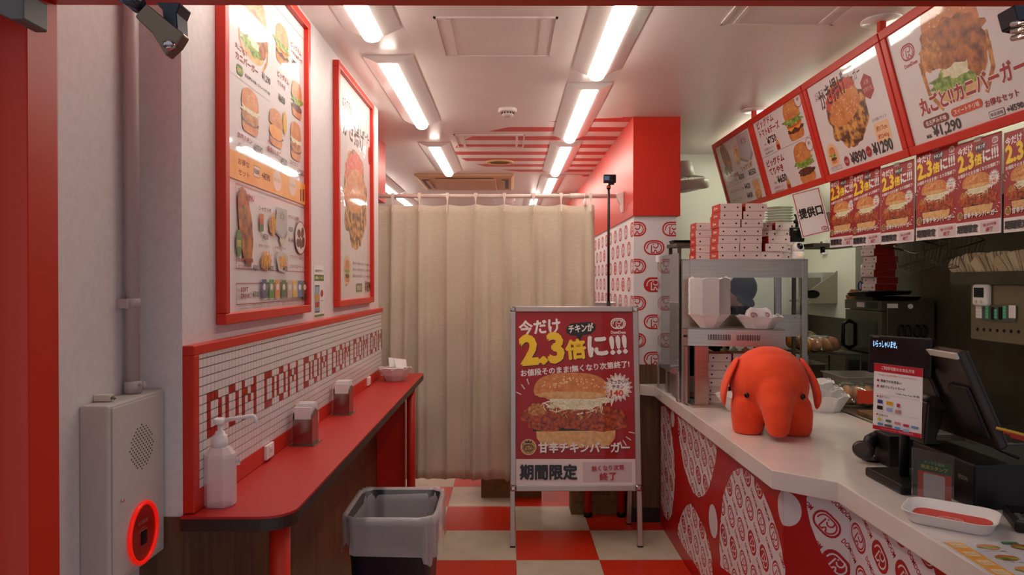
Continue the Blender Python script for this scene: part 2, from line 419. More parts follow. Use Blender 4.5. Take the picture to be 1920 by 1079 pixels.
# ================================================================== ceiling lights
M_klamp = mat('kitchen_diffuser', (250, 250, 250), .4, emit=(250, 250, 228), es=LAMP*1.35)
def light(x, y, label, L=1.25, m=None):
    t = thing('ceiling_light', label, 'ceiling light', (x, y, CEIL), 0, 'LED batten lights on the ceiling')
    w = .115; b = MB()
    pr = [(-w, 0), (-w, -.006), (-.045, -.036), (.045, -.036), (w, -.006), (w, 0)]
    b.loft([[(u, 0, v) for u, v in pr], [(u, L, v) for u, v in pr]], smooth=False); b.build('housing', mat('light_housing', (222, 214, 210), .25, coat=.3), t)
    b = MB(); pr = [(-.037, -.034)]+[(.037*cos(a), -.042-.024*sin(a)) for a in [pi-pi*k/10 for k in range(11)]]+[(.037, -.034)]
    b.loft([[(u*.9, .003, -.04+(v+.04)*.8) for u, v in pr], [(u, .012, v) for u, v in pr], [(u, L-.012, v) for u, v in pr], [(u*.85, L+.002, -.04+(v+.04)*.75) for u, v in pr]])
    b.build('diffuser', m or M_lamp, t)
    return t
XR, XLL = .419, -.554
light(XR, 2.10, 'LED batten light on the right, nearest the entrance')
light(XR, 3.595, 'second LED batten light in the right row, just before the red stripes')
light(XR, 5.116, 'LED batten light crossing the red ceiling stripes beside the air conditioner')
light(XR, 6.66, 'LED batten light in the right row just above the curtain rod')
light(.30, 8.3, 'distant LED batten light low behind the curtain on the right')
light(XLL, 1.57, 'LED batten light on the left, nearest the entrance')
light(XLL, 3.164, 'second LED batten light in the left row, beside the far poster frame')
light(XLL, 5.116, 'LED batten light in the left row left of the red stripes')
light(-1.30, 6.62, 'LED batten light behind the end of the left wall above the rod')
light(-1.30, 8.22, 'farthest left LED batten light showing just over the curtain top')
light(1.95, 2.35, 'LED batten light over the kitchen behind the menu boards', m=M_klamp)
light(1.75, 4.0, 'LED batten light over the rear of the kitchen', m=M_klamp)
# ================================================================== food pictures for the printed posters
mat('pic_bun', (196, 112, 48), .4, coat=.5, noise=(22, (222, 150, 82), 3, .35, .7))
mat('pic_bunlow', (226, 188, 128), .4, coat=.5, noise=(25, (206, 150, 88), 3, .35, .7))
mat('pic_chicken', (112, 34, 10), .4, coat=.5, noise=(34, (206, 92, 28), 4, .38, .68))
mat('pic_chicken2', (96, 40, 14), .4, coat=.5, noise=(26, (196, 116, 46), 5, .36, .62))
mat('pic_fried', (150, 86, 30), .4, coat=.5, noise=(40, (218, 152, 74), 5, .38, .64))
mat('pic_kakiage', (78, 46, 22), .4, coat=.5, noise=(26, (224, 160, 78), 5, .42, .6))
mat('pic_lettuce', (70, 116, 30), .4, coat=.5, noise=(50, (168, 196, 84), 4, .38, .66))
mat('pic_cabbage', (206, 204, 158), .4, coat=.5, noise=(60, (238, 234, 208), 4, .35, .65))
mat('pic_patty', (58, 26, 16), .4, coat=.5, noise=(60, (120, 62, 36), 4, .38, .66))
mat('pic_orangeband', (232, 146, 40), .4, coat=.5, noise=(8, (244, 186, 96), 3, .35, .7))
mat('pic_nugget', (206, 138, 70), .4, coat=.5, noise=(60, (228, 176, 112), 4, .38, .66))
mat('pic_dark', (36, 14, 8), .4, coat=.5)
mat('pic_tomato', (190, 50, 24), .4, coat=.5, noise=(30, (220, 90, 50), 3, .4, .6))
mat('pic_gold', (150, 108, 44), .4, coat=.5, noise=(40, (206, 168, 92), 3, .35, .65))
mat('pic_cheese', (236, 160, 44), .4, coat=.5)
def dome(p, cx, cy, w, h, c, flat=.15, n=28):
    P = [(cx+w/2*math.copysign(abs(cos(t))**.75, cos(t)), cy+h*(abs(sin(t))**.8)) for t in [pi*i/n for i in range(n+1)]]
    P += [(cx-w/2*.97, cy-h*flat*.5), (cx-w*.3, cy-h*flat), (cx+w*.3, cy-h*flat), (cx+w/2*.97, cy-h*flat*.5)]
    p.poly(P, c)
def lowbun(p, cx, cy, w, h, c):
    P = [(cx-w/2, cy+h*.45), (cx+w/2, cy+h*.45), (cx+w*.49, cy), (cx+w*.42, cy-h*.38), (cx+w*.25, cy-h*.5), (cx-w*.25, cy-h*.5), (cx-w*.42, cy-h*.38), (cx-w*.49, cy)]
    p.poly(P, c)
def seeds(p, cx, cy, w, h, n, sz, seed=3):
    rn = random.Random(seed); p.z += p.eps
    for i in range(n):
        a = rn.uniform(.12, pi-.12); r = rn.uniform(.35, .93)
        p.ell(cx+w/2*r*cos(a), cy+h*r*sin(a), sz, sz*.55, (240, 214, 160), 7, rot=rn.uniform(-1, 1)*.9, up=False)
def strands(p, cx, cy, w, h, n, lw, c, seed=5):
    rn = random.Random(seed); p.z += p.eps
    for i in range(n):
        x = cx+rn.uniform(-.5, .5)*w; y = cy+rn.uniform(-.5, .5)*h*(1-abs(x-cx)/w); a = rn.uniform(0, pi); l = rn.uniform(.08, .2)*w; k = rn.uniform(-.6, .6)
        p.z += .000005; p.line([(x+cos(a+k*t)*l*t, y+sin(a+k*t)*l*t*.6) for t in (-.5, -.25, 0, .25, .5)], lw, c, up=False)
def big_chicken(p, cx, cy, w):
    """the chicken burger of the red poster; w = overall width"""
    lowbun(p, cx+.01*w, cy-.245*w, .78*w, .19*w, 'pic_bunlow')
    p.poly([(cx-.41*w, cy-.18*w), (cx+.42*w, cy-.17*w), (cx+.40*w, cy-.09*w), (cx-.42*w, cy-.08*w)], 'pic_dark')
    p.blob(cx-.26*w, cy-.03*w, .25*w, .145*w, 'pic_chicken', .10, 40, 2, rot=.08)
    p.blob(cx+.20*w, cy-.05*w, .32*w, .135*w, 'pic_chicken', .10, 44, 5, rot=-.06)
    p.blob(cx-.02*w, cy-.06*w, .2*w, .105*w, 'pic_chicken', .12, 36, 9)
    p.blob(cx-.37*w, cy+.03*w, .09*w, .06*w, 'pic_fried', .14, 24, 12)
    p.blob(cx+.02*w, cy+.115*w, .30*w, .085*w, 'pic_cabbage', .16, 48, 8)
    strands(p, cx+.01*w, cy+.09*w, .62*w, .22*w, 60, .007*w, (244, 240, 212))
    strands(p, cx+.01*w, cy+.05*w, .5*w, .25*w, 22, .006*w, (196, 190, 120), 9)
    dome(p, cx-.03*w, cy+.205*w, .74*w, .19*w, 'pic_bun', .35); p.blob(cx-.03*w, cy+.175*w, .355*w, .035*w, 'pic_bunlow', .05, 30, 4)
    seeds(p, cx-.03*w, cy+.235*w, .66*w, .14*w, 46, .0105*w)
def burger(p, cx, cy, w, h, fill, seed=1, tomato=False, cheese=False):
    lowbun(p, cx, cy-.40*h, .88*w, .22*h, 'pic_bun')
    p.blob(cx, cy-.24*h, .47*w, .10*h, 'pic_patty', .12, 30, seed)
    if cheese: p.poly([(cx-.48*w, cy-.15*h), (cx+.46*w, cy-.17*h), (cx+.2*w, cy-.27*h), (cx, cy-.2*h), (cx-.25*w, cy-.27*h)], 'pic_cheese')
    if tomato: p.blob(cx, cy-.12*h, .45*w, .07*h, 'pic_tomato', .08, 26, seed+1)
    if fill == 'lettuce': p.blob(cx, cy-.0*h, .52*w, .15*h, 'pic_lettuce', .2, 40, seed+2)
    elif fill == 'cabbage': p.blob(cx, cy-.14*h, .46*w, .16*h, 'pic_fried', .1, 30, seed+4); p.blob(cx, cy+.03*h, .5*w, .11*h, 'pic_cabbage', .2, 40, seed+2)
    elif fill == 'egg': p.blob(cx, cy-.12*h, .47*w, .2*h, 'pic_orangeband', .06, 30, seed+3)
    dome(p, cx, cy+.10*h, .94*w, .38*h, 'pic_bun', .2); seeds(p, cx, cy+.14*h, .8*w, .28*h, 26, .018*w, seed)
def crab(p, cx, cy, w, h):
    dome(p, cx+.05*w, cy+.12*h, .8*w, .40*h, 'pic_bun', .1); seeds(p, cx+.05*w, cy+.2*h, .6*w, .28*h, 30, .012*w)
    p.blob(cx, cy-.3*h, .36*w, .16*h, 'pic_bunlow', .05, 30, 2)
    for sx, a in ((-1, .3), (1, .25), (-1, -.1), (1, -.2)):
        p.line([(cx+sx*.28*w, cy), (cx+sx*.48*w, cy-.08*h+a*.2*h), (cx+sx*.46*w, cy-.3*h), (cx+sx*.32*w, cy-.46*h)], .05*w, 'pic_fried', cap=True)
    p.blob(cx-.02*w, cy-.25*h, .36*w, .12*h, 'pic_lettuce', .2, 40, 6); p.blob(cx+.06*w, cy-.17*h, .26*w, .09*h, 'pic_cabbage', .2, 34, 7)
    p.blob(cx, cy+.05*h, .46*w, .2*h, 'pic_chicken2', .14, 44, 3); p.blob(cx+.3*w, cy-.1*h, .15*w, .22*h, 'pic_chicken2', .1, 34, 8); p.blob(cx-.3*w, cy+.02*h, .17*w, .14*h, 'pic_fried', .14, 30, 11)
def kakiage(p, cx, cy, w, h):
    p.blob(cx, cy, .5*w, .5*h, 'pic_kakiage', .1, 60, 4); p.blob(cx-.05*w, cy+.28*h, .40*w, .18*h, 'pic_tomato', .07, 34, 6, rot=.15)
    p.blob(cx-.02*w, cy+.08*h, .42*w, .22*h, 'pic_bun', .04, 34, 5, rot=.2); rn = random.Random(3); p.z += p.eps
    for i in range(60): p.ell(cx+rn.uniform(-.34, .3)*w, cy+rn.uniform(-.08, .34)*h, .011*w, .007*w, (244, 220, 170), 6, rot=rn.uniform(0, 3), up=False)
def fries(p, cx, cy, w, h, n=26, seed=2):
    rn = random.Random(seed); p.blob(cx, cy-.1*h, .4*w, .35*h, 'pic_fried', .1, 24, seed); p.z += p.eps
    for i in range(n):
        x = cx+rn.uniform(-.35, .35)*w; y = cy+rn.uniform(-.35, .15)*h; a = pi/2+rn.uniform(-.7, .7); l = rn.uniform(.2, .4)*h
        p.z += .00001; p.line([(x, y), (x+cos(a)*l, y+sin(a)*l)], .05*w, 'pic_nugget' if i % 2 else 'pic_cheese', up=False)
def fries_box(p, x0, y0, x1, y1):
    w, h = x1-x0, y1-y0; fries(p, x0+.18*w, y0+.45*h, .5*w, .8*h, 24)
    p.poly([(x0+.34*w, y0+.3*h), (x0+.75*w, y0+.05*h), (x1, y0+.35*h), (x1, y1), (x0+.4*w, y1)], (186, 182, 184))
    p.poly([(x0+.34*w, y0+.3*h), (x0+.75*w, y0+.05*h), (x1, y0+.35*h), (x1, y0+.2*h), (x0+.8*w, y0-.05*h), (x0+.3*w, y0+.2*h)], (150, 146, 148))
    p.z += p.eps
    for k in range(12):
        a = 2*pi*k/12; p.line([(x0+.7*w+.05*w*cos(a), y0+.75*h+.05*h*sin(a)), (x0+.7*w+.16*w*cos(a), y0+.75*h+.16*h*sin(a))], .012*w, (70, 66, 70), up=False)
    for k, (a, b) in enumerate(((.62, -.02), (.78, .0), (.7, -.13))): p.ell(x0+a*w, y0+b*h, .08*w, .075*h, (206, 198, 170), 14)
def nuggets(p, cx, cy, w, h):
    p.poly([(cx-.5*w, cy+.2*h), (cx-.1*w, cy+.5*h), (cx+.5*w, cy+.3*h), (cx+.35*w, cy-.5*h), (cx-.3*w, cy-.4*h)], (206, 198, 194))
    for k, (a, b) in enumerate(((-.15, .1), (.15, .15), (-.1, -.15), (.18, -.12), (.02, .02))): p.blob(cx+a*w, cy+b*h, .17*w, .16*h, 'pic_nugget', .1, 18, k)
def red_poster(coat, cb=None, nm='poster'):
    """the '2.3' campaign poster, 1 wide, 1.46 tall, origin at lower left"""
    p = Print(eps=.00006, coat=coat, cb=cb, name=nm); Wt = (238, 232, 228)
    p.rect(0, 0, 1, 1.46, (158, 6, 10)); p.rect(0, 0, 1, .215, (226, 214, 212)); p.rect(.56, .022, .97, .19, (204, 188, 190))
    r = R(5)
    p.text('今だけ', .035, 1.255, .125, Wt, w=.35, bold=.035, rot=r)
    p.poly([(.43, 1.285), (.46, 1.26), (.52, 1.252), (.535, 1.19), (.57, 1.258), (.64, 1.27), (.685, 1.31), (.68, 1.355), (.63, 1.375), (.47, 1.36), (.435, 1.33)], (22, 18, 18))
    p.text('チキンが', .455, 1.278, .07, Wt, w=.21, bold=.03, rot=r)
    for c, dx in (((70, 8, 10), .008), ((248, 208, 34), 0)):
        p.text('2.3', .055+dx, 1.005-dx, .245, c, w=.355, bold=.055, rot=r)
        p.text('倍', .435+dx, 1.05-dx, .165, c, w=.165, bold=.05, rot=r)
    for c, dx in (((70, 8, 10), .006), (Wt, 0)): p.text('に!!!', .625+dx, 1.075-dx, .17, c, w=.325, bold=.05, rot=r)
    p.text('お値段そのまま!無くなり次第終了!', .045, .905, .058, Wt, w=.925, bold=.03, rot=r)
    p.logo(.875, 1.36, .13, Wt); p.text('DomDom', .875, 1.272, .024, Wt, w=.125, bold=.03, al='c')
    p.text('ドムドムハンバーガー', .875, 1.254, .01, Wt, w=.1, al='c')
    big_chicken(p, .495, .60, .86)
    # burst
    pts = [(.865+(.115 if i % 2 == 0 else .085)*cos(2*pi*i/36), .815+(.115 if i % 2 == 0 else .085)*sin(2*pi*i/36)) for i in range(36)]
    pts2 = [(.865+(x-.865)*1.1, .815+(y-.815)*1.1) for x, y in pts]
    p.poly([(.80, .72), (.835, .72), (.805, .65)], Wt); p.poly(pts2, (240, 234, 230)); p.poly(pts, (120, 12, 16)); p.poly([(.865+(x-.865)*.94, .815+(y-.815)*.94) for x, y in pts], (240, 232, 226))
    p.text('でっかい!', .865, .845, .036, (40, 12, 10), w=.14, bold=.03, al='c'); p.text('チキン', .865, .802, .034, (40, 12, 10), w=.1, bold=.03, al='c')
    p.text('140', .855, .742, .05, (206, 60, 20), w=.105, bold=.05, al='c'); p.text('グラム', .925, .75, .012, (40, 12, 10), w=.03, al='c')
    for (x, y, a) in ((.075, .80, 2.2), (.045, .755, 2.7), (.11, .84, 1.9), (.925, .40, -.6), (.90, .37, -1.), (.95, .44, -.2), (.875, .36, -1.3)):
        p.line([(x, y), (x+.05*cos(a), y+.05*sin(a))], .008, Wt)
    p.ell(.105, .315, .066, .066, (230, 214, 170)); p.ell(.105, .315, .061, .061, 'pic_gold'); p.logo(.105, .308, .085, (30, 24, 16), inner=True)
    p.poly([(.08, .348), (.13, .348), (.135, .37), (.117, .357), (.105, .375), (.093, .357), (.075, .37)], (30, 24, 16))
    for c, dx in (((90, 8, 10), .005), (Wt, 0)): p.text('甘辛チキンバーガー', .19+dx, .268-dx, .085, c, w=.765, bold=.04)
    p.text('期間限定', .035, .045, .125, (24, 22, 24), w=.475, bold=.045)
    p.text('無くなり次第', .635, .112, .045, (178, 28, 34), w=.27, bold=.02, rot=R(3)); p.text('終了', .7, .035, .065, (178, 28, 34), w=.14, bold=.03, rot=R(3))
    return p
# ================================================================== entrance
df = struct(MB().box(-.872, -.79, 1.14, 1.22, 0, 2.6).build('door_frame', M_redm, bevel=.003), 'red steel entrance door frame')
MB().box(-.895, -.868, 1.125, 1.2, 0, 2.6).build('rebate', M_redm, df); MB().box(-.79, 1.05, 1.14, 1.22, 1.990, 2.6).build('header', M_redm, df, bevel=.002)
MB().box(-.90, 1.05, 1.06, 1.075, 1.942, 2.6).build('door_track', M_black, df)
MB().box(.93, 1.03, 1.14, 1.22, 0, 1.990).build('jamb', M_redm, df)
dl = struct(MB().box(-1.0, -.878, 1.085, 1.12, 0, 1.95).build('door_1', mat('door_glass', (96, 128, 150), .08, coat=.5)), 'edge of the blue grey glass entrance door')
t = thing('door_closer', 'grey metal door closer arm hanging below the entrance header', 'door closer', pY(290, 40, 1.04))
q = lambda x, y, Y=1.04: pY(x, y, Y)-Vector(t.location)
b = MB(); a, c2 = q(262, 18, 1.02), q(335, 82, 1.05); d = (c2-a); n = Vector((-d.z, 0, d.x)).normalized()*.016
b.prism([a+n*.8, a-n*.8, a-n*.9+d*.45, c2-n*1.7-d*.02, c2-n*.2, c2+n*1.0-d*.05], (0, .022, 0)); b.build('arm', mat('warm_steel', (128, 112, 100), .3, .8), t, bevel=.003)
b = MB(); b.cyl(q(228, -16, 1.0), q(262, 12, 1.03), .013, .012, 14); b.build('piston_tube', mat('blue_steel', (92, 102, 122), .2, .8), t)
b = MB(); b.prism([q(290, 4, 1.06), q(338, 4, 1.06), q(330, 24, 1.06), q(332, 60, 1.06), q(306, 44, 1.06), q(303, 18, 1.06)], (0, .04, 0)); b.build('bracket', mat('dark_steel', (62, 66, 76), .25, .8), t, bevel=.003)
b = MB(); b.cyl(q(317, 80), q(317, 88), .0085, n=14); b.cyl(q(317, 88), q(318, 92), .005, n=10); b.build('bolt', M_chrome, t)
t = thing('door_closer', 'chromed door closer end at the top right corner', 'door closer', pY(1915, 40, 1.04))
b = MB(); q = lambda x, y, Y=1.04: pY(x, y, Y)-Vector(t.location)
for k in range(3): b.cyl(q(1899, 46+k*13, 1.05), q(1945, 36+k*13, 1.0), .0045, n=12)
b.build('knuckle', M_chrome, t); b = MB(); b.prism([q(1902, 8), q(1950, 8), q(1950, 50), q(1912, 44)], (0, .04, 0)); b.build('bracket', _M['dark_steel'], t, bevel=.003)
MB().box(-1.0, -.745, 1.0, 1.05, 1.89, 2.0)
t = tag(MB().prism([pY(-60, -20, 1.0), pY(43, -20, 1.0), pY(43, 36, 1.0), pY(20, 36, 1.0), pY(-60, -5, 1.0)], (0, .055, 0)).build('door_operator', mat('grey_case', (92, 88, 86), .4), bevel=.003), 'grey metal door operator case in the top left corner', 'door operator')
# ================================================================== fire alarm box and conduit
BX = -.8265
t = thing('alarm_box', 'grey wall box with speaker holes and glowing red call lamp', 'alarm box', (-.858, 1.55, .864))
M_box = mat('grey_enamel', (196, 190, 186), .4)
Lc = lambda P: Vector(P)-Vector(t.location)
MB().box(-.032, .0285, -.116, .116, 0, .385).build('case', M_box, t, bevel=.004)
dr = MB().box(.0285, .0315, -.104, .108, .012, .378).build('door', M_box, t, bevel=.002)
c = Lc(pX(266, 838, BX)); hs = MB()
for i in range(-8, 9):
    for j in range(-8, 9):
        y, z = i*.0062, j*.0062
        if math.hypot(y, z) < .05 and (i+j) % 2 == 0: hs.cyl((.0312, c.y+y, c.z+z), (.0322, c.y+y, c.z+z), .0019, n=6)
hs.build('speaker_holes', M_black, dr)
c = Lc(pX(266, 999, BX)); M_glow = mat('red_lamp', (220, 30, 20), .3, emit=(255, 24, 10), es=.4)
b = MB(); b.tube([(.036, c.y+.058*cos(2*pi*k/32), c.z+.066*sin(2*pi*k/32)) for k in range(32)], .0048, 10, True); b.build('lamp_ring', M_glow, t)
b = MB(); b.prism([(.031, c.y+.056*cos(2*pi*k/32), c.z+.064*sin(2*pi*k/32)) for k in range(32)], (.003, 0, 0)); pl = b.build('call_plate', mat('deep_red', (160, 26, 18), .3), t)
MB().box(.0342, .037, c.y-.008, c.y+.012, c.z-.026, c.z+.004).build('push_cover', M_black, pl)
p = Print(rough=.4); p.text('火災報知機', 0, .02, .009, (190, 120, 110), w=.04, al='c'); p.text('強く押す', 0, .008, .005, (190, 120, 110), w=.02, al='c'); p.rect(-.02, .004, .02, .006, (190, 120, 110))
p.build('lettering', pl, (.0343, c.y, c.z), (0, 0, pi/2))
c = Lc(pX(228, 939, BX)); MB().cyl((.031, c.y, c.z), (.036, c.y, c.z), .004, n=14).build('lock', M_chrome, t)
t = thing('terminal_block', 'small cream terminal block lying on the grey wall box', 'terminal block', (-.868, 1.49, 1.2502))
MB().box(-.020, .014, -.008, .008, 0, .014).build('block', M_cream, t, bevel=.001)
b = MB(); b.cyl((.004, -.0062, .006), (.004, -.0052, .006), .0028, n=10); b.cyl((-.006, -.0062, .006), (-.006, -.0052, .006), .0028, n=10); b.build('screw_hole', M_black, t)
b = MB(); b.tube([(.012, 0, .005), (.018, -.002, .008), (.022, 0, .004)], .003, 8); b.build('cable_stub', M_hw, t)
t = thing('conduit_pipe', 'grey vertical conduit pipe rising from the wall box', 'pipe', (-.868, 1.60, 1.2502))
M_pipe = mat('pipe_paint', (186, 172, 172), .45)
MB().cyl((0, 0, .012), (0, 0, CEIL-1.2502), .0155, n=20).build('tube', M_pipe, t)
MB().cyl((0, 0, 0), (0, 0, .028), .0185, n=20).build('collar', M_pipe, t)
b = MB(); b.cyl((.014, -.005, .02), (.035, -.008, .02), .0035, n=8); b.cyl((.03, -.008, .013), (.03, -.008, .028), .003, n=8); b.build('wing_nut', M_pipe, t)
z = pY(250, 569, 1.6).z-1.2502; b = MB(); b.cyl((0, 0, z-.011), (0, 0, z+.011), .0175, n=20); b.box(-.0215, .002, -.028, -.004, z-.011, z+.011); b.build('clamp', M_pipe, t)
# ================================================================== framed posters
FX = -.76
def wall_frame(y0, y1, z0, z1, label):
    t = thing('poster_frame', label, 'framed poster', (XL, y0, z0), 0); w, h = y1-y0, z1-z0; d = .028; f = .03
    MB().box(0, d, 0, w, 0, f).build('frame_rail', M_red, t, bevel=.003); MB().box(0, d, 0, w, h-f, h).build('frame_rail', M_red, t, bevel=.003)
    MB().box(0, d, 0, f, f, h-f).build('frame_stile', M_red, t, bevel=.003); MB().box(0, d, w-f, w, f, h-f).build('frame_stile', M_red, t, bevel=.003)
    MB().box(.001, .006, f, w-f, f, h-f).build('backing', M_wp, t)
    return t
t = wall_frame(1.86, 2.663, 1.391, 2.496, 'large red framed burger menu poster nearest the entrance')
p = Print(eps=.00004, coat=.9, rough=.5, cb=(5, .04), name='menu'); PX = XL+.009
def uv(x, y): P = pX(x, y, PX); return P.y-1.86, P.z-1.391
p.rect(.03, .03, .773, 1.075, (226, 220, 222)); BR = (150, 30, 34); BK = (40, 34, 36)
ZX, ZY = 430, 10
def zuv(x, y): return uv(ZX+x/3.375, ZY+y/3.375)
def A(s, x0, yb, x1, h, c, bold=.02):
    u, v = zuv(x0, yb); u1, _ = zuv(x1, yb); k = (u+1.86)/F/3.375; p.text(s, u, v, h*k, c, w=u1-u, bold=bold)
def B(fn, xc, yc, x0, x1, y0, y1, *a, **k):
    u, v = zuv(xc, yc); w = zuv(x1, yc)[0]-zuv(x0, yc)[0]; h = zuv(xc, y0)[1]-zuv(xc, y1)[1]; fn(p, u, v, w, h, *a, **k)
u0, v0 = zuv(300, 15); p.rect(.03, v0-.002, .773, v0, BR)
B(crab, 155, 150, 60, 248, -90, 375)
A('丸ごと!!', 35, 262, 110, 36, BR); A('カニバーガー', 38, 330, 180, 48, BR, .03); A('名古屋みそ味 / スイートチリ味', 98, 452, 255, 24, BK); A('¥1,290', 205, 470, 258, 50, BK, .03)
u, v = zuv(64, 411); p.rr(u, v, .05, .03, .014, (70, 120, 50)); p.text('店舗限定', u, v-.008, .016, (240, 226, 120), w=.042, al='c')
p.rect(.03, zuv(30, 440)[1], .4, zuv(30, 440)[1]+.0015, (190, 184, 186))
B(burger, 333, 250, 290, 376, 122, 378, 'lettuce', 3, tomato=True, cheese=True)
A('ビッグドム', 388, 258, 452, 38, BR); A('トマト&チーズ', 390, 300, 460, 26, BR); A('ビッグドム', 303, 446, 375, 38, BR, .03); A('てりやき', 303, 500, 352, 32, BR); A('¥650', 310, 600, 350, 44, BK, .03); A('¥750', 395, 372, 430, 36, BK, .03)
B(burger, 425, 595, 390, 458, 478, 712, 'lettuce', 6); B(burger, 130, 670, 72, 188, 528, 815, 'cabbage', 7); B(burger, 293, 775, 248, 338, 655, 893, 'egg', 8); B(burger, 418, 858, 383, 452, 738, 980, 'cabbage', 9)
u, v = zuv(347, 745); p.ell(u, v, .02, .04, (232, 184, 60))
A('甘辛チキン', 48, 832, 140, 34, BR, .03); A('バーガー', 48, 895, 125, 34, BR); A('¥530', 155, 918, 205, 42, BK, .03); A('手作り', 237, 868, 265, 20, BR); A('厚焼きたまご', 237, 920, 320, 34, BR, .03); A('¥520', 322, 1000, 360, 40, BK, .03); A('エビカツ', 380, 1000, 430, 26, BR); A('バーガー', 380, 1050, 428, 26, BR); A('¥550', 433, 1070, 465, 35, BK, .03)
ZY = 280
a, b_ = zuv(36, 14)[1], zuv(36, 190)[1]; p.rect(.03, b_, .773, a, 'pic_orangeband')
A('お得な', 48, 92, 118, 40, (150, 56, 20), .03); A('セット', 50, 160, 120, 40, (150, 56, 20), .03); A('+¥590', 198, 185, 250, 42, BK, .03)
u, v = zuv(166, 143); p.rr(u, v, .052, .034, .003, (120, 40, 30)); p.rr(u, v, .049, .031, .003, (244, 226, 206)); p.text('単品価格', u, v-.008, .016, BK, w=.042, al='c', bold=.02)
for x, y, s in ((296, 200, 'ポテトフライ'), (392, 232, 'ソフトドリンク')): u, v = zuv(x, y); p.ell(u, v, .045, .035, (240, 222, 200)); p.text(s, u, v-.006, .014, BR, w=.07, al='c')
for x in (446, 462): u, v = zuv(x, 292); p.rr(u, v, .016, .045, .002, (110, 40, 24))
def box_line(x0, y0, x1, y1): 
    ua, va = zuv(x0, y0); ub, _ = zuv(x1, y0); _, vb = zuv(x0, y1); p.line([(ua, va), (ub, va), (ub, vb), (ua, vb)], .0025, BR, closed=True)
box_line(32, 215, 486, 755); box_line(36, 850, 486, 985)
A('SIDE MENU', 45, 300, 148, 36, BR, .05); A('サイドメニュー', 45, 255, 90, 12, BR)
u, v = zuv(95, 490); p.blob(u, v, .05, .115, 'pic_chicken2', .06, 34, 3, rot=.25, pw=.9)
u, v = zuv(118, 640); p.blob(u, v, .02, .05, 'pic_chicken2', .06, 20, 4, rot=.2)
u, v = zuv(52, 595); p.ell(u, v, .02, .04, (60, 120, 50)); p.text('店舗限定', u, v-.01, .02, (240, 226, 120), w=.03, al='c')
A('シャカリポ', 178, 386, 255, 32, BR, .03); A('¥550', 205, 570, 237, 36, BK, .03)
for y, c_ in ((432, (214, 110, 50)), (465, (200, 80, 40)), (497, (60, 110, 50))): u, v = zuv(196, y); p.rr(u, v, .035, .022, .004, c_)
ua, va = zuv(245, 560); ub, vb = zuv(357, 400); fries_box(p, ua, va, ub, zuv(357, 385)[1])
A('かりんとう饅頭', 365, 436, 432, 24, BR); u, v = zuv(442, 562); p.ell(u, v, .068, .062, (150, 40, 36)); p.ell(u, v, .063, .058, (226, 214, 206))
for k, (a, b_) in enumerate(((-.02, .015), (.02, .02), (0, -.02), (-.03, -.02), (.03, -.015))): p.ell(u+a, v+b_, .022, .016, 'pic_patty', rot=k)
A('¥250', 367, 520, 392, 30, BK); A('¥1,480', 365, 590, 398, 30, BK)
A('ポテトフライ', 175, 622, 242, 24, BR); B(fries, 222, 705, 180, 265, 630, 775); A('¥400', 232, 770, 267, 34, BK, .03)
A('チキンナゲット', 278, 632, 345, 20, BR); A('SP', 280, 665, 294, 18, BR); B(nuggets, 325, 715, 278, 358, 640, 780); A('¥420', 326, 772, 356, 32, BK, .03)
A('ソフトクリーム ── ¥290', 370, 690, 484, 22, BR); A('ソフトフロート ── ¥400', 370, 752, 484, 22, BR)
A('名古屋手羽先風', 40, 712, 137, 28, BR, .03); A('クリスピーチキン', 40, 755, 125, 26, BR); A('¥300', 135, 770, 172, 38, BK, .03)
A('SOFT', 58, 905, 104, 30, BR, .05); A('DRINK', 58, 945, 115, 28, BR, .05); A('ソフトドリンク', 60, 858, 95, 9, BR); A('¥300', 133, 938, 172, 38, BK, .03)
for x, c_ in ((207, (42, 62, 112)), (253, (66, 140, 60)), (291, (226, 146, 78)), (331, (44, 108, 62)), (369, (200, 178, 166)), (402, (228, 176, 70)), (432, (62, 108, 164)), (464, (96, 56, 44))):
    u, v = zuv(x, 884); k = (u+1.86)/F/3.375; w = zuv(x+15, 884)[0]-zuv(x-15, 884)[0]; p.rect(u-w/2, v-.03, u+w/2, v+.03, c_); p.ell(u, v+.006, w*.3, .011, (226, 220, 216), 12); p.text('ドリンク', u, v-.042, .008, BK, w=w, al='c')
u, v = zuv(468, 934); p.rect(u-.025, v-.01, u+.025, v+.012, (24, 22, 22))
for k in range(2): A('表示価格はすべて税込み価格です。写真はイメージです。一部店舗では取り扱いのない商品もございます', 47, 1000+k*17, 470, 12, (120, 112, 112), 0)
p.build('poster_print', t, (PX-XL, 0, 0), (0, 0, pi/2))
t = wall_frame(3.10, 3.905, 1.394, 2.50, 'large red framed fritter burger poster at the far end of the left wall')
p = Print(eps=.00004, coat=.9, rough=.5, cb=(14, .28), name='film')
def zuv(x, y): P = pX(630+x/2.247, 110+y/2.247, PX); return P.y-3.10, P.z-1.394
def A(s, x0, yb, x1, h, c, bold=.02):
    u, v = zuv(x0, yb); u1, _ = zuv(x1, yb); k = (u+3.1)/F/2.247; p.text(s, u, v, h*k, c, w=u1-u, bold=bold)
p.rect(.03, .03, .775, 1.076, (222, 214, 212))
A('はみでる!!', 26, 196, 66, 44, BK, .02); A('かき揚げ', 29, 320, 118, 105, BK, .02); A('バーガー', 116, 345, 140, 46, BK, .02)
u, v = zuv(84, 595); kakiage(p, u, v, .52, .50); u, v = zuv(47, 893); p.ell(u, v, .075, .075, (226, 190, 150)); burger(p, u, v, .09, .11, 'lettuce', 4)
u, v = zuv(140, 410); p.blob(u, v, .035, .05, (170, 40, 36), .02, 20, 3)
for k in range(3): A('野菜のかき揚げをまるごと一枚はさんだ', 70, 868+k*27, 148, 12, (90, 84, 84), 0)
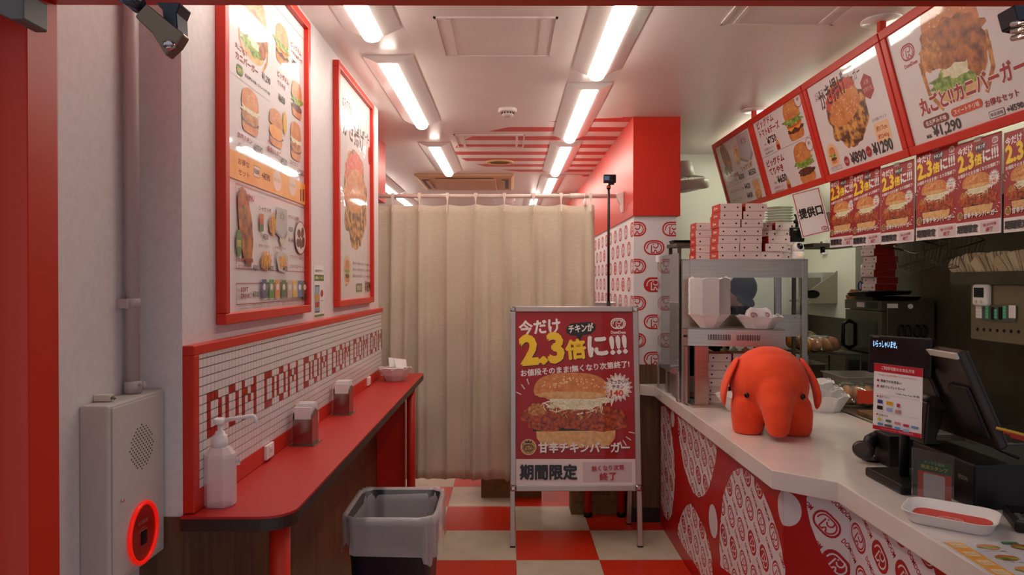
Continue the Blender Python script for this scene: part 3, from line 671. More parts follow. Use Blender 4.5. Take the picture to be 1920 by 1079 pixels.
u, v = zuv(97, 966); p.rr(u, v, .14, .045, .008, (96, 116, 70)); p.text('期間限定', u, v-.012, .024, (230, 220, 180), w=.1, al='c'); A('¥890', 122, 985, 148, 46, BK, .03)
A('¥', 40, 960, 44, 10, BK); p.build('poster_print', t, (PX-XL, 0, 0), (0, 0, pi/2))
# coupon sheet on the wall
P1 = pX(588, 497, XL); P2 = pX(607, 594, XL); y0, y1, z0, z1 = P1.y, P2.y, P2.z, P1.z
t = thing('coupon_sheet', 'small green and white coupon notice taped between the two framed posters', 'notice', (XL+.0005, y0, z0))
w, h = y1-y0, z1-z0; MB().box(0, .001, 0, w, 0, h).build('sheet', M_wp, t)
p = Print(name='coupon'); p.rect(.004, h*.70, w-.004, h*.82, (90, 110, 50)); p.text('お得なクーポン', w/2, h*.73, h*.06, (236, 226, 160), w=w*.85, al='c', bold=.03); p.text('LINE公式アカウント', w/2, h*.87, h*.05, (40, 36, 34), w=w*.8, al='c', bold=.02)
p.rr(w*.3, h*.36, w*.46, h*.52, .006, (60, 66, 76)); p.rr(w*.3, h*.36, w*.4, h*.47, .004, (150, 176, 190)); p.rect(w*.12, h*.2, w*.48, h*.3, (196, 60, 40)); p.rect(w*.12, h*.33, w*.48, h*.45, (214, 150, 60))
p.rect(w*.62, h*.1, w*.92, h*.28, (232, 230, 226)); p.ell(w*.77, h*.46, w*.14, h*.07, (190, 70, 50)); p.rect(.004, .004, w-.004, h*.06, (90, 130, 60)); p.line([(w*.62, h*.32), (w*.92, h*.32)], .002, (60, 60, 60))
p.build('notice_print', t, (.0012, 0, 0), (0, 0, pi/2))
# ================================================================== tiled splashback with DOM letters
TP = .0228; ty0 = 1.7025; tz0 = .997; NC = 107
sp = thing('tiled_splashback', 'white mosaic tiled panel with red block letters in a red frame', 'tile panel', (XL, YL0, .947))
yy = lambda v: v-YL0
MB().box(0, .021, .0295, 2.498, .001, .38).build('backing', mat('tile_grout', (66, 64, 72), .7), sp)
MB().box(0, .028, 0, 2.5, .381, .405).build('frame_top', M_red, sp, bevel=.002)
MB().box(0, .028, 0, .03, 0, .381).build('frame_end', M_red, sp, bevel=.002)
MB().box(.001, .027, .03, 2.5, 0, .0495).build('skirting', M_red, sp)
GL = {'D': ['XXX.', 'X..X', 'X..X', 'X..X', 'XXX.'], 'O': ['.XX.', 'X..X', 'X..X', 'X..X', '.XX.'], 'M': ['X...X', 'XX.XX', 'X.X.X', 'X...X', 'X...X']}
pat = set(); col = 2
for wd in range(6):
    for ch in 'DOM':
        g = GL[ch]
        for r_, row in enumerate(g):
            for k, x in enumerate(row):
                if x == 'X': pat.add((col+k, r_))
        col += len(g[0])+1
    col += 2
M_tw = mat('white_mosaic', (226, 220, 218), .22); M_tr = mat('red_mosaic', (168, 32, 22), .22); g = .0012
b = MB(); b.box(0, .004, g, TP-g, g, TP-g); o = b.build('tile', M_tw); twm = o.data; bpy.data.objects.remove(o)
b = MB(); b.box(0, .004, g, TP-g, g, TP-g); o = b.build('tile', M_tr); trm = o.data; bpy.data.objects.remove(o)
rest = MB()
for c_ in range(NC):
    for r_ in range(15):
        red = (c_, r_-5) in pat; y = ty0+c_*TP; z = 1.3275-.012-r_*TP
        if r_ == 0: rest.m(0); rest.box(.021, .025, yy(y)+g, yy(y)+TP-g, z+g-.947, 1.3275-.947)
        elif c_ < 20: mesh_obj('tile', trm if red else twm, sp, (.021, yy(y), z-.947))
        else: rest.m(1 if red else 0); rest.box(.021, .025, yy(y)+g, yy(y)+TP-g, z+g-.947, z+TP-g-.947)
tag(rest.build('mosaic_tiles', [M_tw, M_tr], sp), kind='stuff')
# wall sockets on the skirting
so = None
for i, (x, y, lab) in enumerate(((502, 850, 'nearest the pump bottle'), (589, 787, 'behind the nearer napkin stand'), (652, 742, 'behind the farther napkin stand'), (690, 711, 'beside the napkin bowl'))):
    P = pX(x, y, XL+.027); 
    if so is None:
        so = thing('wall_socket', '', 'socket', P, 0, 'white sockets along the counter'); MB().box(0, .009, -.034, .034, -.022, .022).build('plate', M_wp, so, bevel=.0015)
        f = MB().box(.009, .011, -.012, .012, -.015, .015).build('insert', M_wp, so)
        for s in (-1, 1): MB().box(.011, .0113, s*.004-.001, s*.004+.001, -.004, .005).build('slot', M_black, f)
        o = so
    else: o = dup(so)
    o.location = (XL+.027, P.y, .975); o['label'] = 'small white wall socket '+lab
# ================================================================== red counter shelf
SZ = .945; SX = -.525
sh = thing('counter_shelf', 'long narrow red counter with dark edge along the left wall', 'counter', (0, 0, 0))
def shelf_outline(x1, r, y0, y1): return [(XL+.001, y0)]+arc(x1-r, y0+r, r, -90, 0, 8)+arc(x1-.03, y1-.03, .03, 0, 90, 5)+[(XL+.001, y1)]
b = MB(); b.prism([(x, y, SZ-.006) for x, y in shelf_outline(SX, .07, 1.655, 4.28)], (0, 0, .006)); b.build('top', M_redtop, sh)
b = MB(); b.prism([(x, y, SZ-.036) for x, y in shelf_outline(SX-.001, .07, 1.656, 4.279)], (0, 0, .0295)); b.build('edge_board', mat('dark_edge', (48, 34, 26), .4), sh)
for x, y in ((-.578, 1.745), (-.578, 4.07)): MB().cyl((x, y, 0), (x, y, SZ-.036), .025, n=24).build('leg', M_red, sh)
MB().box(XL+.001, -.62, 4.11, 4.15, 0, SZ-.036).build('support_panel', M_red, sh)
# pump bottle
t = thing('pump_bottle', 'translucent alcohol pump bottle standing on the near end of the red counter', 'bottle', (-.727, 1.742, SZ))
M_liq = mat('milky_plastic', (240, 228, 228), .3, alpha=.66, sss=.2)
def oct_(w, d, c): return [(-w+c, -d), (w-c, -d), (w, -d+c), (w, d-c), (w-c, d), (-w+c, d), (-w, d-c), (-w, -d+c)]
b = MB(); pr = [(.94, 0), (1, .006), (1, .05), (1.0, .122), (.96, .130), (.62, .147), (.42, .150)]
b.loft([[(x*k, y*k, z) for x, y in oct_(.037, .030, .017)] for k, z in pr], smooth=False); b.build('body', M_liq, t, bevel=.002)
b = MB(); b.lathe([(.019, .148), (.019, .165), (.0175, .167), (.0175, .176), (.013, .178), (.011, .186), (.006, .188), (.006, .206)], 24); b.build('cap', M_wp, t)
b = MB(); b.lathe([(.014, .204), (.0155, .208), (.015, .217), (.012, .219)], 20); b.tube([(.008, 0, .213), (.05, -.002, .220), (.084, -.003, .226), (.087, -.003, .224), (.096, -.004, .206)], [.006, .005, .0045, .0048, .0042], 10); b.build('pump_head', M_wp, t)
p = Print(); p.rect(-.014, 0, .014, .018, (222, 210, 214)); p.text('アルコール', 0, .005, .008, (70, 60, 66), w=.024, al='c'); p.build('lettering', t, (.0365, .004, .098), (0, 0, pi/2-.62+.0))
# napkin stands
M_nap = mat('paper_white', (236, 230, 228), .7)
ns = None
for i, (x, y, lab) in enumerate(((568, 832, 'shiny steel napkin stand nearer the pump bottle'), (637, 776, 'shiny steel napkin stand nearer the napkin bowl'))):
    P = pz(x, y, SZ); P.x = max(P.x, -.708)
    if ns is None:
        ns = thing('napkin_stand', lab, 'napkin stand', P, 0, 'napkin stands on the red counter')
        MB().box(-.043, .043, -.05, .05, 0, .003).build('base', M_stand, ns, bevel=.001)
        for s in (-1, 1):
            q = [(-.033, 0), (.033, 0), (.033, .102), (.026, .110), (.022, .106), (.014, .116), (.007, .112), (0, .120), (-.007, .112), (-.014, .116), (-.022, .106), (-.026, .110), (-.033, .102)]
            MB().prism([(s*.032, y_*1.15, z+.003) for y_, z in q], (s*.0015, 0, 0)).build('side_plate', M_stand, ns)
        MB().box(-.0315, .0315, -.037, -.035, .003, .09).build('front_plate', M_stand, ns); MB().box(-.0315, .0315, .035, .037, .003, .09).build('rear_plate', M_stand, ns)
        rn = random.Random(4)
        for k in range(9):
            z = .128+rn.uniform(0, .014); yk = -.031+k*.0077; tl = rn.uniform(-.003, .003)
            MB().prism([(-.029, yk, .004), (-.029, yk+.006, .004), (-.029, yk+.006+tl, z), (-.029, yk+tl, z)], (.058+rn.uniform(-.004, .003), 0, 0)).build('napkin', M_nap, ns)
    else: dup(ns, P, label=lab)
# bowl of napkins
def basket_mesh(name, rb, rt, h, m, parent=None, n=8, scal=.006, thick=.002, loc=None, oval=1., rot=0):
    """tapered polygonal basket with scalloped lace rim"""
    b = MB(); N = n*6
    def rad(a, r):
        k = (a % (2*pi/n))-pi/n; return r*cos(pi/n)/cos(k)
    out = []
    for r, z in ((rb*.0, .0), (rb, 0), (rb+(rt-rb)*.5, h*.5), (rt, h)):
        ring = []
        for i in range(N):
            a = 2*pi*i/N; rr = rad(a, max(r, .0005)); zz = z+(scal*abs(sin(a*n/2+pi/2*0)) if z == h else 0); ring.append((rr*cos(a)*oval, rr*sin(a), zz))
        out.append(ring)
    out.append([(x*1.035, y*1.035, z-.001) for x, y, z in out[-1]]); out.append([(x, y, z+.002) for x, y, z in out[-1]])
    inn = []
    for r, z in ((rt-thick, h), (rb-thick, thick), (.0005, thick)):
        ring = []
        for i in range(N):
            a = 2*pi*i/N; rr = rad(a, r); zz = z+(scal*abs(sin(a*n/2)) if z == h else 0); ring.append((rr*cos(a)*oval, rr*sin(a), zz))
        inn.append(ring)
    b.loft(out+inn, cap=True, smooth=False)
    return b.build(name, m, parent, loc, (0, 0, rot))
P = pz(730, 716, SZ); P.x = -.655
t = thing('napkin_bowl', 'faceted clear bowl at the far end of the red counter', 'bowl', P+Vector((0, .05, 0)))
basket_mesh('bowl', .058, .097, .068, mat('frosted_plastic', (226, 206, 202), .2, alpha=.55), t, 8, .008)
rn = random.Random(9)
for k in range(5):
    o = MB().cbox((0, 0, 0), (.11, .10, .006)).build('napkin', M_nap, None, P+Vector((-.01+rn.uniform(-.01, .01), .05, .030+k*.0095)), (R(-6), R(rn.uniform(-5, 5)), rn.uniform(-.3, .3)), bevel=.002)
    tag(o, 'folded white paper napkin lying in the clear bowl', 'napkin', 'napkins in the bowl')
for k in range(2):
    o = MB().prism([(0, 0, 0), (.07, 0, .0), (.072, .004, .05), (-.01, .004, .055)], (.0, .006, 0)).build('napkin', M_nap, None, P+Vector((-.035+k*.045, .075-k*.03, .075)), (R(-20), R(6), .2+k*.5))
    tag(o, ('upright folded napkin at the back of the clear bowl', 'upright folded napkin at the front of the clear bowl')[k], 'napkin', 'napkins in the bowl')
# ================================================================== waste bin
t = thing('waste_bin', 'dark navy waste bin lined with a grey plastic bag', 'waste bin', (-.44, 2.70, 0))
M_navy = mat('navy_plastic', (30, 30, 46), .4)
def ring(w, d, r, z, n=5): return [(x, y, z) for x, y in rrect(w, d, r, n)]
b = MB(); b.loft([ring(.24, .27, .04, 0), ring(.25, .28, .045, .02), ring(.318, .36, .055, .62), ring(.33, .372, .055, .632), ring(.33, .372, .055, .642), ring(.310, .352, .05, .642), ring(.245, .275, .04, .04)], cap=True); b.build('bin_body', M_navy, t)
rn = random.Random(12); b = MB(); rings = []
for w, d, z, j in ((.25, .28, .12, .004), (.285, .325, .40, .007), (.302, .342, .60, .006), (.322, .362, .650, .005), (.348, .390, .652, .006), (.356, .398, .62, .008), (.352, .395, .575, .012), (.358, .40, .535, .016)):
    rr_ = []
    for k, (x, y) in enumerate(rrect(w, d, .055, 11)):
        a = 1+(sin(k*2.9)*.6+sin(k*1.3+z*9)*.7+rn.uniform(-.5, .5))*j*2.0; sag = (.05*max(0, x/w*2)+.02*sin(k*.55)) if z < .6 and w > .34 else 0
        rr_.append((x*a, y*a, z-sag+rn.uniform(-1, 1)*j*.5))
    rings.append(rr_)
b.loft(rings, cap=False); b.build('bin_liner', mat('bag_film', (236, 230, 232), .18, alpha=.45, bump=(14, .6)), t)
# ================================================================== curtain and rod
CY = 4.69
M_lin = mat('linen', (212, 198, 178), .85, noise=(90, (198, 183, 162), 4, .3, .7, (.25, 1, 3)), sheen=.2)
hooks = [640+u/2.697 for u in (262, 397, 538, 680, 825, 972, 1110, 1258)]
hx = [pY(x, 383, CY).x for x in hooks]; hx = [hx[0]-.19*2, hx[0]-.19]+hx
ztop = pY(900, 384, CY).z; zbot = pY(900, 896, CY).z
ct = thing('curtain', 'beige linen pleated curtain hanging across the back room', 'curtain', (0, CY, 0))
b = MB(); NU = 14; rows = 30; rings = []; xs = []; rn = random.Random(21)
amps = [rn.uniform(.7, 1.3) for _ in hx]; sub = [rn.uniform(.3, .7) for _ in hx]; sk = [rn.uniform(-.02, .02) for _ in hx]
for k in range(len(hx)-1):
    for i in range(NU): xs.append((hx[k]+(hx[k+1]-hx[k])*i/NU, k, i/NU))
xs.append((hx[-1], len(hx)-1, 0.)); xs.append((hx[-1]+.012, len(hx)-1, .08)); xs.append((hx[-1]+.026, len(hx)-1, .2))
for j in range(rows+1):
    t_ = j/rows; z = ztop+(zbot-ztop)*t_; R_ = []
    for x, k, s in xs:
        op = min(1, t_*2.2); k2 = min(k+1, len(hx)-1)
        ridge = amps[k]*math.exp(-s/.16)*(.55+.45*op)+amps[k2]*math.exp(-(1-s)/.05)*.75
        fold = .45*math.exp(-((s-sub[k])/.09)**2)*op*amps[k]
        y = -.068*(ridge+fold)+.012*sin(6.28*s*1+k)*op+.004*sin(j*.8+k*2)
        xx = x+sk[k]*t_*(1-s)+sk[k2]*t_*s
        R_.append((xx, y, z-(.010*sin(pi*s) if j == 0 else 0)+(.012*sin(pi*s+.6*k) if j == rows else 0)))
    rings.append(R_)
b.loft(rings, closed=False); o = b.build('cloth', M_lin, ct)
md = o.modifiers.new('solid', 'SOLIDIFY'); md.thickness = .002
rz = pY(940, 368, CY).z; M_rod = mat('cream_rod', (226, 206, 196), .35)
for x in hx[2:]:
    b = MB(); b.loft([[(x+a*w, -.019*q+c_, z_) for a, c_ in ((-1, -.004), (1, -.004), (1, .004), (-1, .004))] for w, z_, q in ((.012, rz+.019, 1), (.012, rz, 1.15), (.0035, rz-.035, 1.2), (.002, ztop, 1.6), (.0025, ztop-.05, 2.8))], smooth=False)
    b.build('hook', M_rod, ct)
t = thing('curtain_rod', 'cream curtain rod with end bracket on the red wall', 'curtain rod', (0, CY, rz))
MB().cyl((-1.25, 0, 0), (XC-.012, 0, 0), .0145, n=18).build('tube', M_rod, t)
MB().cyl((pY(1068, 368, CY).x, 0, 0), (pY(1098, 368, CY).x, 0, 0), .0185, n=18).build('sleeve', M_rod, t)
b = MB(); b.prism([(XC-.012, -.02, .028), (XC-.001, -.02, .032), (XC-.001, -.02, -.11), (XC-.016, -.02, -.11), (XC-.02, -.02, -.06), (XC-.045, -.02, -.02), (XC-.05, -.02, .015)], (0, .04, 0)); b.build('bracket', M_wp, t, bevel=.003)
x = pY(1096, 360, CY).x; b = MB(); b.tube([(x, -.02, .02), (x, -.022, -.02)], .0025, 6); b.ell((x, -.022, -.042), (.011, .008, .024)); b.build('clip', M_wp, t)
# ================================================================== ceiling fittings
t = thing('air_conditioner', 'beige ceiling cassette air conditioner behind the rod', 'air conditioner', (-.432, 6.62, CEIL))
M_ac = mat('aged_cream', (206, 168, 128), .5); w = .479; d = .96
b = MB(); b.loft([[(x*k, .48+(y-.48)*k, z) for x, y in ((-w, 0), (w, 0), (w, d), (-w, d))] for k, z in ((1, 0), (1, -.012), (.94, -.03))], smooth=False); b.build('housing', M_ac, t, bevel=.004)
MB().box(-.30, .30, .12, .84, -.045, -.028).build('intake_panel', M_ac, t, bevel=.006)
MB().box(-.28, .28, .045, .085, -.0325, -.028).build('air_slot', M_black, t)
for s in (-1, 1):
    MB().box(s*.39-.035, s*.39+.035, .16, .80, -.0325, -.028).build('air_slot', M_black, t); MB().box(s*.37-.018, s*.37+.018, .2, .76, -.042, -.031).build('flap', M_ac, t)
t = thing('smoke_detector', 'round white smoke detector in the middle of the ceiling', 'smoke detector', (-.01, 4.14, CEIL))
MB().lathe([(.001, -.0), (.056, 0), (.056, -.014), (.05, -.022)], 28).build('base', M_ceil, t)
MB().lathe([(.034, -.022), (.036, -.034), (.03, -.046), (.012, -.05), (.001, -.05)], 24).build('sensor', mat('sensor_cream', (206, 190, 178), .5), t)
b = MB()
for k in range(12): a = 2*pi*k/12; b.cbox((.0345*cos(a), .0345*sin(a), -.029), (.009, .009, .008))
b.build('vent_slots', M_black, t)
t = thing('ceiling_speaker', 'round ceiling speaker with tan ring on the red stripes', 'ceiling speaker', (-.082, 5.95, CEIL))
MB().lathe([(.092, -.001), (.092, -.012), (.115, -.012), (.12, -.003), (.12, -.001)], 32, cap=False).build('ring', mat('tan_ring', (206, 166, 110), .5), t)
MB().lathe([(.001, -.006), (.094, -.006)], 32, cap=False).build('grille', mat('speaker_grille', (122, 84, 52), .7, bump=(400, .4)), t)
t = thing('ceiling_vent', 'round white ceiling vent showing just above the curtain', 'vent', (-.06, 8.35, CEIL))
MB().lathe([(.15, 0), (.15, -.012), (.13, -.02), (.13, -.05), (.11, -.055), (.11, -.09), (.001, -.09)], 28, cap=False).build('cone', M_wp, t)
MB().lathe([(.155, -.0), (.158, -.008), (.155, -.014)], 28, cap=False).build('ring', M_alu, t)
# ================================================================== red campaign sign board
AB = Vector((.381, 3.93, 0)); tl = R(-6.3)
t = thing('sign_board', 'aluminium A-frame sign holding the red chicken burger poster', 'sign board', AB)
rot = (tl, 0, 0); hw = .376
zb, zt = .312, 1.372; ra = .033
for s in (-1, 1):
    MB().box(s*hw-(.027 if s > 0 else 0), s*hw+(.027 if s < 0 else 0), -.012, .012, .006, zb).build('leg', M_alu, t, rot=rot, bevel=.002)
    MB().box(s*(hw-.0135)-.015, s*(hw-.0135)+.015, -.014, .014, 0, .008).build('foot', M_black, t, rot=rot)
    MB().box(s*hw-(ra if s > 0 else 0), s*hw+(ra if s < 0 else 0), -.016, .01, zb+ra, zt-ra).build('frame_stile', M_alu, t, rot=rot, bevel=.004)
    for z0 in (zb, zt-ra): MB().box(s*hw-(ra+.002 if s > 0 else .002), s*hw+(ra+.002 if s < 0 else .002), -.018, .011, z0-.001, z0+ra+.001).build('corner_cap', M_chrome, t, rot=rot, bevel=.01)
MB().box(-hw+ra, hw-ra, -.016, .01, zb, zb+ra).build('frame_rail', M_alu, t, rot=rot, bevel=.004); MB().box(-hw+ra, hw-ra, -.016, .01, zt-ra, zt).build('frame_rail', M_alu, t, rot=rot, bevel=.004)
MB().box(-hw+ra-.005, hw-ra+.005, -.005, .008, zb+.02, zt-.02).build('backing', M_wp, t, rot=rot)
PW = 2*(hw-ra)
p = red_poster(.4, (3.2, .10), 'aposter'); o = p.build('poster_print', t, rot=rot)
o.scale = (PW, 1, (zt-zb-2*ra)/1.46); c_ = Matrix.Rotation(tl, 3, 'X') @ Vector((-PW/2, -.0056, zb+ra)); o.location = c_
# rear half
a2 = math.atan2(.27, 1.34); rot2 = (R(9.0), 0, 0); off = Vector((0, .150+.225, 0))
for s in (-1, 1):
    MB().box(s*hw-(.027 if s > 0 else 0), s*hw+(.027 if s < 0 else 0), -.012, .012, .006, 1.37).build('rear_leg', M_alu, t, off, rot2, bevel=.002)
    MB().box(s*(hw-.0135)-.015, s*(hw-.0135)+.015, -.014, .014, 0, .008).build('foot', M_black, t, off, rot2)
MB().box(-hw+.03, hw-.03, -.004, .006, .34, 1.34).build('rear_panel', M_wp, t, off, rot2)
# ================================================================== things behind the sign
t = thing('red_table', 'red table with round red leg behind the sign board', 'table', (.59, 4.9, 0))
MB().box(-.16, .17, -.54, -.29, .90, .93).build('tabletop', M_redtop, t, bevel=.004)
for x, y in ((-.085, -.455), (.13, -.455)):
    l = MB().cyl((x, y, .02), (x, y, .90), .024, n=20).build('leg', M_red, t); MB().cyl((x, y, 0), (x, y, .03), .027, n=20).build('leg_foot', M_black, l)
def carton(name, x0, x1, y0, y1, h, label):
    o = thing(name, label, 'box', ((x0+x1)/2, (y0+y1)/2, 0)); w, d = (x1-x0)/2, (y1-y0)/2
    MB().box(-w, w, -d, d, 0, h).build('carton', M_kraft, o, bevel=.002)
    MB().box(-.03, .03, -d-.0005, d+.0005, h*.7, h+.0006).build('tape', mat('brown_tape', (112, 78, 42), .25), o); return o, w, d
o, w, d = carton('cardboard_box', .40, .745, 4.475, 4.62, .40, 'printed brown cardboard box standing under the red table')
p = Print(rough=.7); BC = (70, 52, 34)
for (x, y, tx, tw, hh) in ((-.14, .30, '冷凍食品', .16, .03), (.03, .30, '取扱注意', .12, .03), (-.06, .255, '要冷凍 -18℃以下', .24, .026), (-.02, .215, '業務用', .1, .024), (-.12, .13, '04-2022', .2, .026), (-.14, .075, '天地無用 この面を上にして下さい', .26, .018)): p.text(tx, x, y, hh, BC, w=tw)
p.build('box_print', o, (0, -d-.0008, 0))
carton('cardboard_box', -.197, .225, 4.83, 5.2, .30, 'brown cardboard box showing under the curtain hem')
cbn = thing('storage_cabinet', 'low white cabinet behind the right end of the curtain', 'cabinet', (.665, 4.93, 0))
MB().box(-.1, .095, -.14, .16, 0, .93).build('body', M_wp, cbn, bevel=.004); d_ = MB().box(-.09, .085, -.146, -.141, .05, .9).build('door', M_wp, cbn); MB().box(-.07, -.06, -.155, -.146, .45, .55).build('handle', M_alu, d_)
tr = None
for k in range(28):
    z = .93+k*.0156
    if tr is None:
        tr = thing('foam_tray', 'shallow white tray in the stack on the table behind the sign', 'tray', (.668, 4.93, z), 0, 'stacked white trays')
        b = MB(); b.loft([[(x, y, zz) for x, y in rrect(w, dd, .02, 3)] for w, dd, zz in ((.12, .2, 0), (.15, .235, .013), (.156, .24, .014), (.144, .228, .0135), (.116, .196, .002))], smooth=False); b.build('dish', M_wp, tr)
        o = tr
    else: o = dup(tr, (.668+rn.uniform(-.004, .004), 4.93, z))
# action camera on a pole, standing on the table
PXm = pY(1141, 560, 4.56)
t = thing('action_camera', 'small black action camera on a tall thin pole', 'camera', (PXm.x, 4.56, .93))
zc = pY(1141, 339, 4.56).z-.93
MB().cyl((0, 0, .02), (0, 0, 1.13-.93+.25), .0125, n=14).build('pole', M_black, t)
MB().cyl((0, 0, .4), (0, 0, zc-.05), .0085, n=14).build('pole', M_black, t)
b = MB(); b.lathe([(.012, zc-.055), (.014, zc-.05), (.014, zc-.035), (.008, zc-.03)], 16); b.build('ball_head', M_black, t)
MB().lathe([(.0142, zc-.047), (.0148, zc-.046), (.0148, zc-.041), (.0142, zc-.04)], 16).build('orange_ring', mat('orange', (220, 80, 20), .4), t)
b = MB(); b.cbox((.004, 0, zc-.021), (.012, .012, .02)); b.cyl((.01, 0, zc-.022), (.036, 0, zc-.022), .006, n=10); b.build('thumb_screw', M_black, t)
cb = MB().cbox((.006, 0, zc+.012), (.082, .034, .054)).build('body', M_black, t, bevel=.005)
MB().cbox((-.014, -.0172, zc+.014), (.032, .001, .026)).build('front_screen', mat('lit_screen', (20, 26, 34), .2, emit=(120, 160, 200), es=.25), cb)
MB().cyl((.028, -.0155, zc+.018), (.028, -.026, zc+.018), .0135, n=18).build('lens', M_blackg, cb)
for k in range(3):
    a = 2*pi*k/3+.4; MB().cyl((0, 0, .02), (.09*cos(a), .09*sin(a), .004), .004, n=8).build('tripod_leg', M_black, t)
# ================================================================== service counter
HC = .87; CX1 = .938; A0, A1_, A2 = Vector((.938, 4.29)), Vector((.938, 2.363)), Vector((1.094, 2.22)); CX3 = 1.094
L1 = (A0-A1_).length; L2 = (A1_-A2).length; L3 = .97
sc = thing('service_counter', 'ordering counter with white marble top and red patterned front', 'counter', (0, 0, 0))
M_panel = mat('counter_red', (176, 18, 18), .3)
def outl(off, back, far): return [(.938+off, far), (.938+off, 2.363+off*.4), (1.094+off, 2.22+off*.4), (1.094+off, 1.25), (back, 1.25), (back, far)]
b = MB(); b.prism([(x, y, .0) for x, y in outl(.006, 1.60, 4.29)], (0, 0, HC-.066)); b.build('cabinet', M_panel, sc)
b = MB(); b.prism([(x, y, HC-.065) for x, y in [(.80, 4.334), (.815, 4.30), (.888, 4.245), (.888, 2.339), (1.044, 2.196), (1.044, 1.23), (1.635, 1.23), (1.635, 4.334)]], (0, 0, .065)); b.build('countertop', M_stone, sc, bevel=.003)
def cu(px, py):
    """pixel -> position along the unrolled front, height"""
    if px < 1471.5: P = pX(px, py, CX1); return 4.29-P.y, P.z
    if px > 1596: P = pX(px, py, CX3); return L1+L2+(2.22-P.y), P.z
    d = ray(px, py); e = (A2-A1_).normalized(); n = Vector((-e.y, e.x)); k = n.dot(A1_)/n.dot(Vector((d.x, d.y)))
    P = Vector((d.x*k, d.y*k)); return L1+e.dot(P-A1_), H+d.z*k
Z3 = lambda L: [cu(1180+u/2.458, 640+v/2.458) for u, v in L]
Z6 = lambda L: [cu(1480+u/4.166, 820+v/4.166) for u, v in L]
p = Print(eps=.0001, rough=.3, name='front'); WHT = (222, 214, 218); RD = (176, 24, 34)
p.rect(0, 0, L1+L2+L3, HC-.066, WHT)
ang = R(-40); ca, sa = cos(ang), sin(ang); k_ = 0
for i in range(-4, 15):
    for j in range(-5, 40):
        a_ = i*.205+(.1025 if j % 2 else 0); b_ = j*.075
        x, y = a_*ca-b_*sa, a_*sa+b_*ca
        if -.05 < x < L1+L2+L3+.05 and -.05 < y < HC:
            z_ = p.z; p.logo(x, y, .098, RD, fill=WHT if (i+2*j) % 3 == 0 else None, rot=ang); p.z = z_
        x2, y2 = x+.1025*ca, y+.1025*sa
        if -.05 < x2 < L1+L2+L3+.05 and -.05 < y2 < HC: z_ = p.z; p.text('DOMDOM', x2-.039*ca+.008*sa, y2-.039*sa-.008*ca, .017, RD, w=.08, bold=.03, rot=ang); p.z = z_
B1 = Z3([(146, 300), (165, 300), (185, 340), (197, 430), (206, 510), (211, 620), (206, 720), (196, 800), (181, 832), (160, 800), (147, 745)])
B3 = Z3([(222, 345), (300, 398), (405, 486), (400, 545), (386, 612), (366, 680), (342, 714), (320, 722), (295, 700), (270, 640), (250, 570), (236, 490), (226, 420)])
B4 = Z3([(285, 750), (310, 790), (345, 860), (366, 925), (380, 1000), (385, 1075)]); e = B4[-1]
B4 += [(e[0]-.02, e[1]-.06), (e[0]-.12, e[1]-.10), (e[0]-.25, e[1]-.08)]+Z3([(250, 950), (222, 888), (226, 845), (245, 790), (265, 757)])
B6 = Z3([(510, 585), (540, 596), (575, 628), (620, 705), (655, 792), (685, 882), (704, 965), (714, 1050)]); e = B6[-1]
B6 += [(e[0]-.01, .36), (e[0]-.08, .16), (e[0]-.20, .08), (e[0]-.33, .16), (e[0]-.40, .30)]+Z3([(420, 1040), (415, 950), (419, 850), (431, 720), (452, 650), (480, 600)])
B8 = Z6([(135, 475), (140, 560), (165, 680), (210, 800), (250, 900), (300, 985), (370, 1075)]); e = B8[-1]
B8 += [(e[0]+.06, .36), (e[0]+.18, .22), (e[0]+.36, .2), (e[0]+.52, .33), (e[0]+.55, .55), (e[0]+.50, .74), (e[0]+.46, .80)]+[(B8[0][0]+.01, .803)]
top = HC-.0665
fixh = lambda B: [(min(max(x, .004), L1+L2+L3-.004), min(max(y, .05), top-.002)) for x, y in B]
p.z += .0003
p.poly([(0, 0), (L1+L2+L3, 0), (L1+L2+L3, top), (0, top)], (176, 16, 18), holes=[fixh(B) for B in (B1, B3, B4, B6, B8)])
for c0, hv, hu in (((200, 357), 40, 13), ((387, 830), 75, 20), ((720, 772), 80, 55)):
    u, v = cu(1180+c0[0]/2.458, 640+c0[1]/2.458); _, v2 = cu(1180+c0[0]/2.458, 640+(c0[1]-hv)/2.458); r_ = abs(v2-v)
    p.ell(u, min(v, top-r_), r_*.92, r_, (214, 206, 212), 28)
import copy
for (u0, u1, loc, rz_) in ((0, L1, (CX1-.0003, 4.29, 0), -pi/2), (L1, L1+L2, (A1_.x-.0006, A1_.y-.0006, 0), math.atan2(A2.y-A1_.y, A2.x-A1_.x)), (L1+L2, L1+L2+L3, (CX3-.0003, 2.22, 0), -pi/2)):
    q = copy.copy(p); q.vs = list(p.vs); q.fs = list(p.fs); q.mi = list(p.mi); clip_faces(q, u0, u1, 0, top)
    q.vs = [(x-u0, y, z) for x, y, z in q.vs]; q.build('front_print', sc, loc, (0, 0, rz_))
# ================================================================== acrylic screen on the counter edge
t = thing('acrylic_screen', 'clear acrylic screen standing on the counter edge before the column', 'screen', (.8945, 3.92, HC))
MB().box(-.002, .002, -.27, .25, .135, .79).build('pane', clear('acrylic_grey', (170, 172, 180), .34), t)
MB().box(-.004, .004, .225, .26, 0, .16).build('post', M_alu, t); MB().box(-.004, .004, -.262, -.225, 0, .16).build('post', M_alu, t)
MB().box(-.012, .008, .215, .262, .755, .797).build('clip', M_wp, t, bevel=.003)
